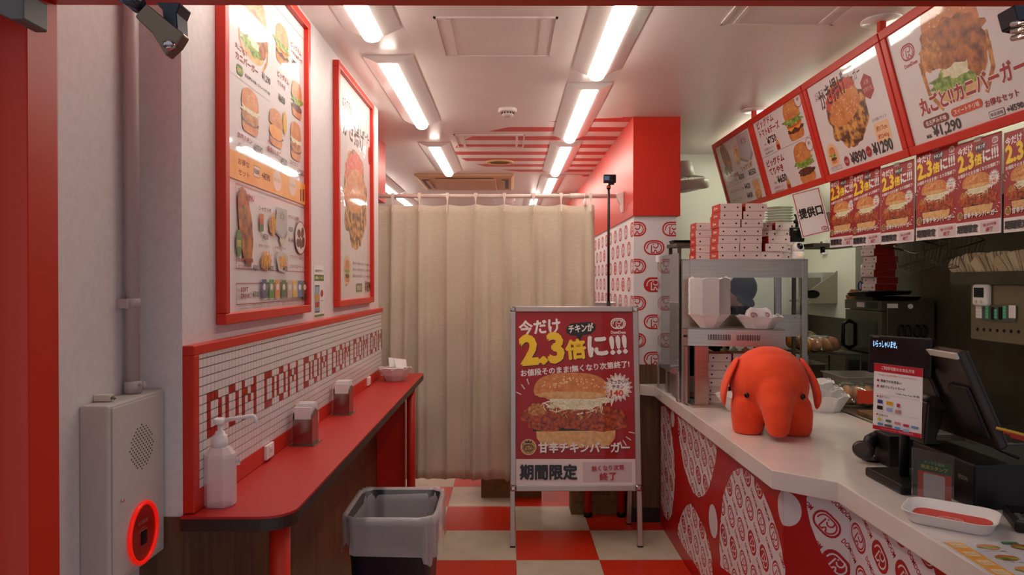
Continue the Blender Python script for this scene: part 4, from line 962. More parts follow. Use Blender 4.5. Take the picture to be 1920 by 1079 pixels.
# ================================================================== burger cartons
M_dot = bpy.data.materials.new('dotted_card'); M_dot.use_nodes = True
def dotmat(m):
    nt = m.node_tree; L = nt.links; b = nt.nodes['Principled BSDF']; b.inputs['Roughness'].default_value = .6
    tc = nt.nodes.new('ShaderNodeTexCoord'); sx = nt.nodes.new('ShaderNodeSeparateXYZ'); L.new(tc.outputs['Object'], sx.inputs[0])
    def mm(op, a, b_=None):
        n = nt.nodes.new('ShaderNodeMath'); n.operation = op
        for i, v in enumerate((a, b_)):
            if v is None: continue
            if isinstance(v, (int, float)): n.inputs[i].default_value = v
            else: L.new(v, n.inputs[i])
        return n.outputs[0]
    P_ = .0096; row = mm('FLOOR', mm('DIVIDE', sx.outputs['Z'], P_*.8)); offs = mm('MULTIPLY', mm('MODULO', row, 2.0), .5)
    fx_ = mm('SUBTRACT', mm('FRACT', mm('ADD', mm('DIVIDE', mm('ADD', sx.outputs['X'], 1.0), P_), offs)), .5); fz = mm('SUBTRACT', mm('FRACT', mm('DIVIDE', sx.outputs['Z'], P_*.8)), .5)
    d = mm('ADD', mm('MULTIPLY', fx_, fx_), mm('MULTIPLY', mm('MULTIPLY', fz, fz), .64)); f = mm('LESS_THAN', d, .034)
    mx = nt.nodes.new('ShaderNodeMix'); mx.data_type = 'RGBA'; L.new(f, mx.inputs[0]); mx.inputs[6].default_value = (*lin((240, 224, 220)), 1); mx.inputs[7].default_value = (*lin((150, 44, 48)), 1)
    L.new(mx.outputs[2], b.inputs['Base Color'])
dotmat(M_dot); M_cred = mat('carton_red', (178, 44, 26), .5)
BW, BH, BD = .114, .0425, .15
b = MB(); b.m(1); b.box(-BW/2, BW/2, 0, BD, 0, BH-.002); o = b.build('body', [M_dot, M_cred])
for f in o.data.polygons:
    if abs(f.normal.y) > .5: f.material_index = 0
bodym = o.data; bpy.data.objects.remove(o)
b = MB(); b.cyl((0, -.0004, BH*.47), (0, .0006, BH*.47), .0048, n=10)
o = b.build('vent_hole', M_black); holem = o.data; bpy.data.objects.remove(o)
p = Print(); p.logo(-.1, .021, .022, (236, 226, 220)); p.text('DomDom', -.084, .016, .010, (236, 226, 220), w=.034, bold=.03); o = p.build('logo_print'); logom = o.data; bpy.data.objects.remove(o)
def carton_box(loc, rz_, label, group):
    t = thing('burger_carton', label, 'carton', loc, rz_, group)
    mesh_obj('body', bodym, t); mesh_obj('vent_hole', holem, t, (-BW*.3, 0, 0)); mesh_obj('vent_hole', holem, t, (BW*.3, 0, 0)); mesh_obj('logo_print', logom, t, (-BW/2-.0003, 0.0, 0), (0, 0, -pi/2))
    return t
WZ = 1.627; zx = lambda u: 1260+u/6.857
def stack(rows, Y, z0, where, rz_=0., group='burger cartons on the steel warmer', jit=.02):
    rn = random.Random(int(Y*1000)+len(rows))
    for k, xc in enumerate(rows):
        nm = ORD[k] if k < len(rows)-1 else 'topmost'
        carton_box((xc, Y+rn.uniform(-.004, .004), z0+k*BH), rz_+rn.uniform(-jit, jit), 'dotted burger carton, %s in the %s' % (nm, where), group)
def xs_(L, Y): return [pY(zx((a+b_)/2), 470, Y).x for a, b_ in L]
YS = 3.66
stack(xs_([(608, 865), (597, 858), (610, 868), (612, 878), (608, 868), (625, 890), (628, 893)], YS), YS, WZ, 'tall left stack on the warmer')
stack(xs_([(878, 1138), (878, 1150), (888, 1152), (886, 1152), (897, 1165), (915, 1190), (950, 1215)], YS), YS, WZ, 'tall middle stack on the warmer')
stack(xs_([(1150, 1418), (1205, 1468), (1255, 1510)], YS), YS, WZ, 'low right stack on the warmer')
Y2 = 3.838
stack(xs_([(1285, 1550), (1285, 1560), (1290, 1570), (1300, 1505), (1345, 1580)], Y2), Y2, WZ, 'rear right stack beside the webcam')
stack(xs_([(1000, 1270), (1000, 1270), (1000, 1270), (1010, 1275), (1020, 1285)], Y2), Y2, WZ, 'hidden rear stack between the tall stacks')
stack(xs_([(370, 510)]*4+[(376, 516)], 3.838), 3.838, WZ, 'rear left stack with red ends showing', -.03)
stack(xs_([(645, 775)]*4+[(655, 790), (650, 780)], 3.838), 3.838, WZ, 'second stack from the left with red ends showing', -.03)
# ================================================================== steel food warmer
WY = 3.62; WX0, WX1 = .904, pY(1515, 500, 3.62).x
t = thing('food_warmer', 'stainless steel food warmer with window and vented shelf on the counter', 'food warmer', (0, 0, HC))
wz = lambda y: pY(1400, y, WY).z-HC
top = WZ-HC; PWd = .04
for x0 in (WX0, WX1-.03):
    for y0 in (WY, WY+.36): MB().box(x0, x0+(PWd if x0 == WX0 else .03), y0, y0+.03, 0, top).build('post', M_steel, t, bevel=.002)
MB().box(WX0+PWd, WX1-.03, WY+.004, WY+.02, wz(521), top).build('upper_panel', M_steel, t); MB().box(WX0, WX1, WY, WY+.39, top-.004, top-.0005).build('top_plate', M_steel, t)
MB().box(WX0+PWd, WX1-.03, WY+.02, WY+.034, wz(632), wz(591)).build('lower_panel', M_steel, t)
MB().box(WX0+PWd, WX1-.03, WY+.008, WY+.012, wz(591), wz(521)).build('window', clear('warmer_glass', (60, 60, 66), .02), t)
b = MB()
for x in (WX0+.07, WX1-.06):
    for y in (596, 625): b.cyl((x, WY+.016, wz(y)), (x, WY+.02, wz(y)), .004, n=8)
b.build('rivets', M_chrome, t)
MB().box(WX0+.02, 1.34, 3.50, WY+.33, .0, .012).build('base_tray', M_steel, t, bevel=.002)
MB().box(WX0+.003, WX0+.012, WY-.06, WY+.3, .012, wz(650)).build('side_plate', M_steel, t)
MB().box(.945, 1.013, 3.52, 3.54, .012, .385).build('shelf_support', M_steel, t)
# projecting vented shelf
s0 = pY(1290, 614, 3.47); s1 = pY(1473, 620, 3.36); e = Vector((s1.x-s0.x, s1.y-s0.y)); LS = e.length; az = math.atan2(e.y, e.x); zs = .5*(s0.z+s1.z)-HC
sh_ = bpy.data.objects
M = Matrix.Translation((s0.x, s0.y, zs)) @ Matrix.Rotation(az, 4, 'Z')
hS = .088
b = MB(); b.xf = M; b.prism([(0, 0, 0), (LS, 0, 0), (LS, .20, 0), (-.03, .20, 0), (-.03, .035, 0)], (0, 0, -.006)); b.build('shelf_top', M_steel, t)
b = MB(); b.xf = M; vw = .0042
# front face with slot rows cut out as real gaps
slots = [.097+i*.0079 for i in range(14)]+[.233+i*.0079 for i in range(14)]
xe = 0.
for sx_ in slots: b.box(xe, sx_, 0, .002, -.058, -.03); xe = sx_+vw
b.box(xe, LS, 0, .002, -.058, -.03); b.box(0, LS, 0, .002, -.03, 0); b.box(0, LS, 0, .002, -hS, -.058); b.build('shelf_front', M_steel, t)
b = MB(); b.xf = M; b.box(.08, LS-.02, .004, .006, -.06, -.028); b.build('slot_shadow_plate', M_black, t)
b = MB(); b.xf = M; b.prism([(0, 0, 0), (-.03, .035, 0), (-.03, .035, -hS), (0, 0, -hS)], (.001, .0015, 0)); b.build('shelf_side', M_steel, t)
b = MB(); b.xf = M; b.prism([(0, .001, -hS), (LS, .001, -hS), (LS, .20, -hS), (-.03, .20, -hS), (-.03, .035, -hS)], (0, 0, .002)); b.build('shelf_bottom', M_steel, t)
b = MB(); b.xf = M; b.cyl((-.012, .012, -.04), (-.02, .006, -.04), .006, n=10); b.build('shelf_switch', M_black, t)
shelfz = HC+zs
# cartons under the shelf
stack([pY((1322+1368)/2+(k*1.2), 700, 3.56).x for k in range(6)], 3.57, HC+.0125, 'front stack under the warmer shelf', -.06, 'burger cartons under the warmer shelf', .01)
stack([pY(1392+(k*1.), 700, 3.57).x for k in range(6)], 3.58, HC+.0125, 'stack under the warmer shelf half hidden by the elephant', -.03, 'burger cartons under the warmer shelf', .01)
for k in range(2): carton_box((pz(1257, 716, HC).x, 3.93, HC+.0005+k*BH), -.5, 'dotted burger carton behind the acrylic screen, %s of the two' % ('lower', 'upper')[k], 'burger cartons behind the screen')
# sauce bottles behind those cartons
sb = None
for i, (x, c_, nm) in enumerate(((1358, (196, 190, 120), 'yellow'), (1376, (206, 216, 196), 'pale green'), (1398, (206, 140, 110), 'salmon'))):
    P = pY(x, 660, 3.80); o = thing('sauce_bottle', nm+' tipped sauce bottle behind the cartons under the warmer shelf', 'sauce bottle', (P.x, 3.80, HC+.0125), 0, 'squeeze sauce bottles in the warmer')
    b = MB(); b.lathe([(.026, 0), (.028, .01), (.028, .215), (.022, .232), (.02, .24)], 18); b.build('bottle', mat('sauce_body_'+nm, (150, 76, 40), .35), o)
    b = MB(); b.lathe([(.022, .24), (.022, .255), (.009, .262), (.003, .300), (.001, .301)], 14); b.build('nozzle', mat('sauce_tip_'+nm, c_, .4), o)
# cable by the warmer
t = thing('power_cable', 'black cable with plug lying at the warmer foot', 'cable', pz(1290, 750, HC))
b = MB(); b.tube([(0, .02, .03), (.01, -.0, .012), (.03, -.06, .017), (.12, -.075, .018), (.24, -.05, .018), (.30, .02, .02)], .0035, 8); b.build('cord', M_black, t)
MB().cbox((0, .03, .045), (.02, .02, .03)).build('plug', M_hw, t, bevel=.003)
t = tag(MB().tube([(0, 0, .01), (-.05, .03, .02), (-.075, .08, .006), (-.03, .09, .004), (.02, .04, .006), (-.02, .0, .004), (.03, .0, .006)], .0022, 6).build('green_cord', mat('green_cord', (20, 74, 62), .6), None, pz(1278, 742, HC)+Vector((.02, 0, 0))), 'dark green cord looped on the marble counter', 'cord')
# ================================================================== baskets
M_bask = mat('basket_white', (246, 240, 238), .45)
def lace_basket(loc, label, group, rb=.052, rt=.107, h=.06, rz_=0.2, handles=True):
    t = thing('lace_basket', label, 'basket', loc, rz_, group)
    basket_mesh('basket', rb, rt, h, M_bask, t, 8, .008)
    if handles:
        for s in (-1, 1):
            b = MB(); b.tube([(s*(rt-.012), .022*cos(a), h+.014*sin(a)) for a in [pi*k/10 for k in range(11)]], .0017, 6); b.build('handle', M_bask, t)
    return t
Pb = pY(1338, 613, 3.42); first = None
for k in range(27):
    z = shelfz+.0005+k*.0068
    lab = ('lowest white lace basket of the tall nested stack, standing on the warmer shelf', 'white lace basket nested inside the tall stack on the warmer shelf', 'top white lace basket of the tall nested stack with handle loops')[0 if k == 0 else (2 if k == 26 else 1)]
    if first is None: first = lace_basket((Pb.x, 3.50, z), lab, 'nested white baskets on the warmer shelf', rb=.045, rt=.105, h=.066)
    else: dup(first, (Pb.x+.0008*sin(k), 3.50, z), label=lab)
Pb = pY(1428, 615, 3.43)
lace_basket((Pb.x, 3.47, shelfz+.0005), 'white lace basket filled with printed wrappers on the warmer shelf', 'white lace baskets', .07, .115, .055)
M_wrap = mat('wrap_paper', (232, 226, 226), .6)
for k, (dx, dz, rr_, tz) in enumerate(((-.045, .034, .55, .5), (.0, .03, .1, .2), (.045, .032, -.35, -.2), (.015, .022, .6, .9))):
    t = thing('paper_wrapper', ('tilted white wrapper with red logo at the left of the warmer basket', 'white wrapper tucked low in the middle of the warmer basket', 'white wrapper standing at the right of the warmer basket', 'crumpled white wrapper behind in the warmer basket')[k], 'wrapper', (Pb.x+dx, 3.455+.015*k, shelfz+dz), 0, 'wrappers in the basket', rot=(R(-12), rr_*.6, tz*.3))
    b = MB(); b.loft([[(x*s_, y*s_ if True else 0, z) for x, y in rrect(.07, .03, .012, 3)] for s_, z in ((.9, -.012), (1.05, .02), (.95, .05), (.5, .07))], smooth=True); b.build('wrap', M_wrap, t)
    if k != 1: p = Print(rough=.6); p.logo(0, .03, .036, (140, 40, 46)); p.text('DomDom', 0, .008, .007, (140, 40, 46), w=.032, al='c', bold=.03); p.build('logo_print', t, (0, -.0175, 0), (R(4), 0, 0))
Pb = pz(1563, 776, HC)
for k, (dx, dy, dz) in enumerate(((0, .1, 0), (-.012, .14, .0), (-.03, .19, .0))):
    pass
fb = lace_basket((Pb.x-.01, Pb.y+.085, HC+.0005), 'front white lace basket right of the orange elephant', 'empty lace baskets on the counter', .075, .118, .075, .15)
dup(fb, (Pb.x-.03, Pb.y+.115, HC+.03), .2, 'middle white lace basket of the nested pile right of the elephant'); dup(fb, (Pb.x-.055, Pb.y+.15, HC+.06), .1, 'rear white lace basket of the nested pile right of the elephant')
Pb = pz(1372, 770, HC); lace_basket((Pb.x+.03, Pb.y-.02, HC+.0005), 'white lace basket peeking out left of the orange elephant', 'white lace baskets', .055, .115, .075, .3)
# ================================================================== plush elephant
M_pl = mat('orange_plush', (250, 82, 34), .9, sheen=.15, noise=(14, (240, 70, 28), 3, .35, .65), bump=(260, .15))
pl = thing('plush_elephant', 'round orange plush elephant sitting on the marble counter', 'plush toy', (1.112, 2.955, HC), -.19)
b = MB(); b.ell((0, .03, .205), (.160, .165, .155), 24, 16); b.ell((0, -.005, .20), (.158, .15, .145), 24, 16); b.ell((0, .02, .12), (.155, .155, .085), 24, 14)
for x, y in ((-.095, -.05), (.095, -.05), (-.08, .10), (.08, .10)): b.lathe([(.001, 0), (.056, 0), (.063, .012), (.067, .04), (.069, .09), (.06, .14), (.02, .17)], 20, (x, y, 0))
b.tube([(.0, -.05, .22), (.0, -.125, .165), (.0, -.168, .115), (.0, -.184, .068), (.0, -.188, .034), (.0, -.189, .016)], [.09, .076, .060, .050, .043, .028], 18)
o = b.build('body', M_pl, pl)
md = o.modifiers.new('remesh', 'REMESH'); md.mode = 'VOXEL'; md.voxel_size = .0065; md.use_smooth_shade = True
md = o.modifiers.new('smooth', 'SMOOTH'); md.factor = .5; md.iterations = 12
for s in (-1, 1):
    b = MB(); rings = []
    for j in range(13):
        a = j/12; z = .315-.215*a; w = .062*math.sqrt(max(.02, 1-(2*a-1)**2))*(1 if a < .9 else .9)+.006; th = .013*math.sqrt(max(.05, 1-(2*a-1)**4))
        xo = .128+.058*sin(a*2.0)+.006*a; yo = .012-.02*a
        rings.append([(s*(xo+th*cos(q)), yo+w*sin(q), z) for q in [2*pi*k/16 for k in range(16)]])
    b.loft(rings); b.build('ear', M_pl, pl, sub=1)
    b = MB(); b.ell((s*.110-.0, -.118+.0, .168), (.010, .008, .0125), 14, 10, Euler((0, .2*s, .5*s))); b.build('eye', M_blackg, pl)
# ================================================================== hanging menu boards
BXT, BZT, BXB, BZB = 1.454, 2.488, 1.587, 2.003
tb = math.atan2(BXB-BXT, BZT-BZB); BHt = math.hypot(BXB-BXT, BZT-BZB)
rotB = (tb, 0, -pi/2)
def board(y0, y1, label):
    """y0 = far end"""
    t = thing('menu_board', label, 'menu board', (BXB, y0, BZB), 0, 'tilted menu boards over the counter', rot=rotB)
    w = y0-y1-.006; h = BHt; f = .034
    MB().box(0, w, -.012, .012, 0, f).build('frame_rail', M_red, t, bevel=.003); MB().box(0, w, -.012, .012, h-f, h).build('frame_rail', M_red, t, bevel=.003)
    MB().box(0, f, -.012, .012, f, h-f).build('frame_stile', M_red, t, bevel=.003); MB().box(w-f, w, -.012, .012, f, h-f).build('frame_stile', M_red, t, bevel=.003)
    MB().box(f-.004, w-f+.004, -.003, .008, f-.004, h-f+.004).build('light_panel', M_wp, t)
    return t, w, h
def bprint(): return Print(eps=.00004, coat=.7, rough=.5, name='board')
BR = (160, 26, 34); BK = (44, 38, 38); WB = (222, 216, 216)
# nearest board: crab burger
t, w, h = board(2.72, 1.98, 'menu board with soft shell crab burger, nearest the entrance')
p = bprint(); p.rect(.03, .03, w-.03, h-.03, WB); crab(p, .36, .315, .36, .40)
p.logo(.135, .375, .085, (176, 40, 44)); p.text('DomDom', .135, .322, .014, (176, 40, 44), w=.08, al='c', bold=.03)
p.ell(.58, .45, .055, .045, (70, 110, 50)); p.text('丸ごと!!カニバーガー', .12, .128, .068, (236, 228, 226), w=.53, bold=.085); p.text('丸ごと!!カニバーガー', .12, .13, .064, (160, 24, 36), w=.53, bold=.04)
p.rr(.19, .098, .15, .03, .014, (122, 44, 46)); p.text('名古屋みそ味', .19, .089, .018, (236, 220, 214), w=.12, al='c', bold=.02); p.rr(.36, .101, .16, .03, .014, (206, 72, 48)); p.text('スイートチリ味', .36, .092, .018, (240, 224, 214), w=.13, al='c', bold=.02)
p.text('単品', .115, .044, .014, BK, w=.03, bold=.03); p.text('¥1,290', .16, .036, .045, BK, w=.155, bold=.035)
p.text('お得なセット', .45, .078, .024, BR, w=.15, bold=.02); p.rr(.49, .05, .07, .024, .003, BK); p.rr(.49, .05, .066, .02, .003, WB); p.text('単品価格', .49, .044, .012, BK, w=.058, al='c', bold=.02); p.text('+¥590', .535, .04, .02, BK, w=.07, bold=.02)
fries(p, .655, .10, .05, .08); p.rr(.655, .07, .045, .05, .003, (176, 30, 36)); p.build('menu_print', t, (0, -.0032, 0))
# fritter burger
t, w, h = board(3.438, 2.722, 'menu board with large vegetable fritter burger, second from the entrance')
p = bprint(); p.rect(.03, .03, w-.03, h-.03, WB); kakiage(p, .33, .275, .35, .31)
p.text('はみでる!!', .09, .385, .04, BK, w=.1, rot=R(3)); p.text('かき揚げ', .13, .33, .10, BK, w=.26, bold=.015, rot=R(6)); p.text('バーガー', .40, .375, .045, BK, w=.12, bold=.01, rot=R(8))
p.poly([(.54+.05*sin(2*pi*k/6), .335+.056*cos(2*pi*k/6)) for k in range(6)], (160, 28, 36)); p.text('人気', .54, .345, .02, (230, 180, 170), w=.04, al='c'); p.text('甘辛だれ', .54, .315, .02, (230, 180, 170), w=.07, al='c')
p.rr(.565, .135, .11, .085, .012, (236, 190, 140)); p.text('かき揚げサイズ', .565, .185, .014, BK, w=.11, al='c'); p.text('約17cm', .565, .14, .024, (170, 50, 30), w=.08, al='c', bold=.02); p.text('約240g', .565, .105, .024, (170, 50, 30), w=.08, al='c', bold=.02)
p.ell(.115, .115, .055, .06, (234, 190, 150)); burger(p, .115, .118, .06, .08, 'lettuce', 3); p.rect(.065, .045, .17, .063, BR); p.rect(.067, .047, .168, .061, WB); p.text('野菜かき揚げバーガー', .118, .05, .009, BK, w=.09, al='c')
p.ell(.225, .068, .023, .024, (160, 28, 36)); p.text('単品', .225, .06, .014, (236, 210, 200), w=.03, al='c'); p.text('¥890', .265, .045, .052, BK, w=.13, bold=.035)
p.ell(.425, .075, .023, .024, (160, 28, 36)); p.text('セット', .425, .067, .014, (236, 210, 200), w=.03, al='c'); p.text('¥1290', .46, .05, .052, BK, w=.15, bold=.035); p.build('menu_print', t, (0, -.0032, 0))
# two burgers
t, w, h = board(4.19, 3.44, 'menu board with two stacked lettuce burgers, third from the entrance')
p = bprint(); p.rect(.03, .03, w-.03, h-.03, WB); p.rect(.03, h/2+.002, w-.03, h/2+.004, (130, 110, 110))
for v0, n2, pr, lt in ((h/2, 'トマト&チーズ', '¥750', True), (.02, 'てりやき', '¥650', False)):
    burger(p, .555, v0+.122, .21, .215, 'lettuce', 3 if lt else 8, tomato=lt, cheese=lt)
    p.text('ビッグドム', .08, v0+.17, .042, BR, w=.25, bold=.03); p.text(n2, .09, v0+.118, .042, BR, w=.29 if lt else .2, bold=.03); p.text('単品', .12, v0+.064, .012, BK, w=.03); p.text(pr, .17, v0+.06, .042, BK, w=.13, bold=.035)
    p.text('お得なセット', .10, v0+.032, .017, BR, w=.13); p.text('単品価格+¥590', .10, v0+.012, .013, BK, w=.12); fries(p, .30, v0+.045, .05, .06); p.rr(.30, v0+.022, .045, .03, .002, (176, 40, 30))
    p.ell(.665, v0+.195, .04, .036, (170, 36, 40)); p.ell(.665, v0+.195, .036, .032, WB); p.text('W', .665, v0+.19, .02, (170, 36, 40), al='c', bold=.04)
p.build('menu_print', t, (0, -.0032, 0))
# sides
t, w, h = board(4.955, 4.192, 'menu board with fried chicken and fries, farthest from the entrance')
p = bprint(); p.rect(.03, .03, w-.03, h-.03, WB); p.rect(.03, .175, w-.03, .1765, (130, 110, 110))
p.blob(.20, .365, .07, .115, 'pic_chicken2', .06, 34, 3, rot=.35, pw=.9); fries_box(p, .34, .27, .68, .46); p.ell(.14, .285, .028, .03, (60, 116, 54))
p.text('名古屋手羽先風', .13, .222, .028, BR, w=.22, bold=.02); p.text('クリスピーチキン', .13, .19, .024, BR, w=.19); p.text('¥300', .34, .19, .036, BK, w=.1, bold=.03)
p.text('シャカリポ', .42, .235, .036, BR, w=.2, bold=.02); p.text('¥550', .53, .188, .038, BK, w=.12, bold=.03)
p.text('チキンナゲットSP', .11, .12, .026, BR, w=.27); p.text('¥420', .40, .118, .036, BK, w=.1, bold=.03); p.text('ポテトフライ', .11, .06, .026, BR, w=.19); p.text('¥400', .40, .056, .036, BK, w=.1, bold=.03)
nuggets(p, .60, .125, .15, .10); fries(p, .60, .07, .14, .09); p.build('menu_print', t, (0, -.0032, 0))
# posts holding the boards
for y, lab in ((2.735, 'red square post hanging the nearer menu boards'), (4.16, 'red square post hanging the farther menu boards')):
    t = thing('hanging_post', lab, 'post', (BXT+.013, y, BZT-.03)); MB().box(-.012, .012, -.012, .012, .036, CEIL-BZT+.03).build('bar', M_redm, t); MB().lathe([(.001, CEIL-BZT+.0235), (.075, CEIL-BZT+.0235), (.075, CEIL-BZT+.0299)], 28, cap=False).build('ceiling_plate', M_ceil, t)
# ================================================================== small campaign posters hung under the boards
hp = None; sm = red_poster(0., None, 'flyer'); flyer_mesh = None
labs = ['small red campaign flyer farthest left, next to the white sign', 'second small red flyer from the left under the boards', 'third small red flyer from the left under the boards', 'fourth small red flyer, first under the crab board', 'fifth small red flyer, second under the crab board', 'small red flyer cut off by the right picture edge']
for i, (xl, xr, yt, yb) in enumerate(((1556.8, 1599.4, 337, 465), (1600, 1651, 326, 463), (1653, 1714, 316, 459), (1719, 1794, 288, 452), (1795, 1883, 272, 445), (1884, 1978, 250, 437))):
    X = 1.602; Ya = pX(xl, yt, X).y; Yb = pX(xr, yt, X).y; zt_ = pX(xl, yt, X).z; zb_ = pX(xl, yb, X).z; w = Ya-Yb-.004; h = zt_-zb_
    t = thing('campaign_flyer', labs[i], 'flyer', (X, Ya, zb_), -pi/2+[.05, .02, .02, .03, -.02, .02][i], 'red flyers under the boards')
    curl = [.10, .05, .05, .04, .09, .05][i]
    if flyer_mesh is None:
        o = sm.build('flyer_print', t); flyer_mesh = o.data
        for k, m_ in enumerate(list(flyer_mesh.materials)):     # plain uncoated paper
            if m_.name.startswith('pic_'):
                m2 = m_.copy(); m2.node_tree.nodes['Principled BSDF'].inputs['Coat Weight'].default_value = 0; m2.node_tree.nodes['Principled BSDF'].inputs['Roughness'].default_value = .6; flyer_mesh.materials[k] = m2
    else: o = mesh_obj('flyer_print', flyer_mesh.copy(), t)
    me = o.data
    # paper bows slightly: bend the sheet itself
    S = MB(); NX, NZ = 10, 6; bow = lambda u, v: 0.
    S.loft([[(1*k/NX, bow(k/NX, 1.46*j/NZ), 1.46*j/NZ) for k in range(NX+1)] for j in range(NZ+1)], closed=False)
    s_ = S.build('sheet', M_nap, t); md = s_.modifiers.new('solid', 'SOLIDIFY'); md.thickness = .004; md.offset = 0
    for v in me.vertices: v.co.y = v.co.y*1.5-.0035+bow(v.co.x, v.co.z)
    for q in (o, s_): q.scale = (w, .25, h/1.46)
    MB().box(w*.42, w*.58, -.004, .003, h-.012, h+.004).build('tape', mat('clear_tape', (214, 206, 200), .3, alpha=.5), t)
# white pick-up sign
c0, c1, c2_, c3 = (1483, 362), (1535, 349), (1552, 434), (1505, 449)
P0 = pY(1505, 446, 3.56); w = .135; h = .235
t = thing('pickup_sign', 'white card with red border and black characters hung under the boards', 'sign', pY(1504, 447, 3.50), 0, None, rot=(R(-4), R(-13), R(-24)))
MB().box(0, w, -.001, .001, 0, h).build('card', M_wp, t); p = Print(eps=.0002, coat=.3, name='pick'); RB = (168, 30, 38)
p.line([(.007, .007), (w-.007, .007), (w-.007, h-.007), (.007, h-.007)], .0035, RB, closed=True); p.text('提供口', w/2, h*.40, .052, (24, 22, 24), w=w*.80, al='c', bold=.045); p.logo(w-.024, .024, .028, RB); p.build('sign_print', t, (0, -.0012, 0))
# ================================================================== things on the warmer top
P = pY(1493, 485, 3.66)
t = thing('action_camera', 'black action camera clipped above the white webcam', 'camera', pY(1494, 454, 3.70)); sc_ = 3.7/F
MB().box(-.036, .036, -.015, .015, 0, .098-.02).build('body', M_black, t, bevel=.004); MB().cyl((.012, -.015, .045), (.012, -.022, .045), .02, n=18).build('lens', M_blackg, t); MB().box(-.024, -.006, -.0158, -.0148, .06, .068).build('label_strip', M_alu, t)
b = MB(); b.cyl((0, 0, .078), (0, 0, .1), .008, n=12); b.lathe([(.014, .1), (.018, .106), (.018, .115), (.008, .12), (.008, .135), (.014, .14), (.014, .148)], 16); b.build('mount', M_black, t)
MB().tube([(0, 0, .145), (.02, .03, .18), (.08, .04, .23)], .005, 8).build('arm', M_black, t)
t = thing('web_camera', 'small white dome security camera standing on the warmer', 'camera', (pY(1498, 485, 3.66).x, 3.68, WZ))
MB().lathe([(.001, 0), (.034, 0), (.036, .012), (.035, .03), (.031, .042), (.026, .052), (.001, .056)], 24).build('base', M_wp, t)
hd = MB().lathe([(.02, .035), (.032, .042), (.034, .06), (.028, .078), (.014, .088), (.001, .09)], 24).build('head', M_wp, t); MB().ell((.002, -.016, .066), (.020, .022, .021)).build('lens_ball', M_blackg, hd)
MB().box(-.008, .008, -.0362, -.034, .018, .023).build('status_light', mat('amber', (220, 150, 60), .4, emit=(255, 150, 40), es=.8), t)
pb = None
for k in range(13):
    P = pY(1461, 420, 4.02); z = 1.7352+k*.0155
    if pb is None:
        pb = thing('plate', 'pale green white plate in the stack behind the cartons', 'plate', (P.x, 4.02, z), 0, 'stacked plates behind the cartons')
        b = MB(); b.lathe([(.001, 0), (.045, 0), (.05, .004), (.076, .016), (.078, .019), (.074, .019), (.048, .007), (.001, .005)], 28); b.build('dish', mat('glazed_white', (206, 214, 196), .15), pb)
    else: dup(pb, (P.x, 4.02, z))
t = thing('rear_shelf', 'grey steel rear shelf holding plates behind the warmer', 'shelf', (1.25, 4.05, 0))
MB().box(-.28, .42, -.03, .22, 1.715, 1.735).build('board', M_dsteel, t); 
for x in (-.27, .40):
    for y in (-.02, .20): MB().box(x, x+.02, y, y+.015, HC, 1.715).build('upright', M_dsteel, t)
MB().box(-.28, .42, -.03, .22, 1.28, 1.30).build('board', M_dsteel, t)
t = thing('black_tray', 'dark flat tray on top of the rear rack beside the column', 'tray', (1.03, 4.35, 1.775+.0)); 
b = MB(); b.loft([[(x, y, z) for x, y in rrect(w_, d_, .02, 3)] for w_, d_, z in ((.2, .12, 0), (.22, .14, .02), (.21, .13, .02), (.19, .11, .003))], smooth=False); b.build('dish', M_black, t)
t.location = (1.08, 4.17, 1.7352)
# ================================================================== behind the warmer window
P = pY(1302, 545, 4.12); t = thing('white_bottle', 'white bottle with red cap behind the warmer window', 'bottle', (P.x, 4.12, 1.3005))
MB().lathe([(.02, 0), (.022, .005), (.022, .1), (.013, .12), (.013, .13)], 18).build('body', M_wp, t); MB().lathe([(.015, .13), (.016, .16), (.001, .161)], 16).build('cap', M_red, t)
P = pY(1346, 545, 4.12); t = thing('lidded_jar', 'small jar with cream lid behind the warmer window', 'jar', (P.x, 4.12, 1.3005))
MB().lathe([(.028, 0), (.03, .004), (.03, .09), (.026, .1)], 18).build('body', mat('amber_glass', (110, 70, 36), .2), t); MB().lathe([(.031, .1), (.032, .122), (.001, .123)], 18).build('lid', M_cream, t)
P = pY(1385, 552, 4.10); t = thing('blue_box', 'blue box with red corner behind the warmer window', 'box', (P.x, 4.12, 1.3005))
MB().box(-.022, .03, -.04, .04, 0, .065).build('case', mat('blue_card', (46, 62, 100), .5), t, bevel=.002); MB().box(-.022, -.014, -.0405, -.04, .045, .06).build('corner_mark', M_red, t)
P = pY(1320, 560, 4.13)
t = thing('slicer_machine', 'blue grey food machine with sloping top behind the warmer window', 'machine', (pY(1316, 560, 4.16).x, 4.17, 1.3005)); MB().prism([(-.07, 0, 0), (.06, 0, 0), (.06, 0, .05), (.02, 0, .165), (-.03, 0, .165), (-.07, 0, .12)], (0, .08, 0)).build('housing', mat('machine_grey', (96, 100, 112), .4, .5), t, bevel=.004); MB().box(-.1, .1, -.03, -.005, -.0, .012).build('tray', M_dsteel, t)
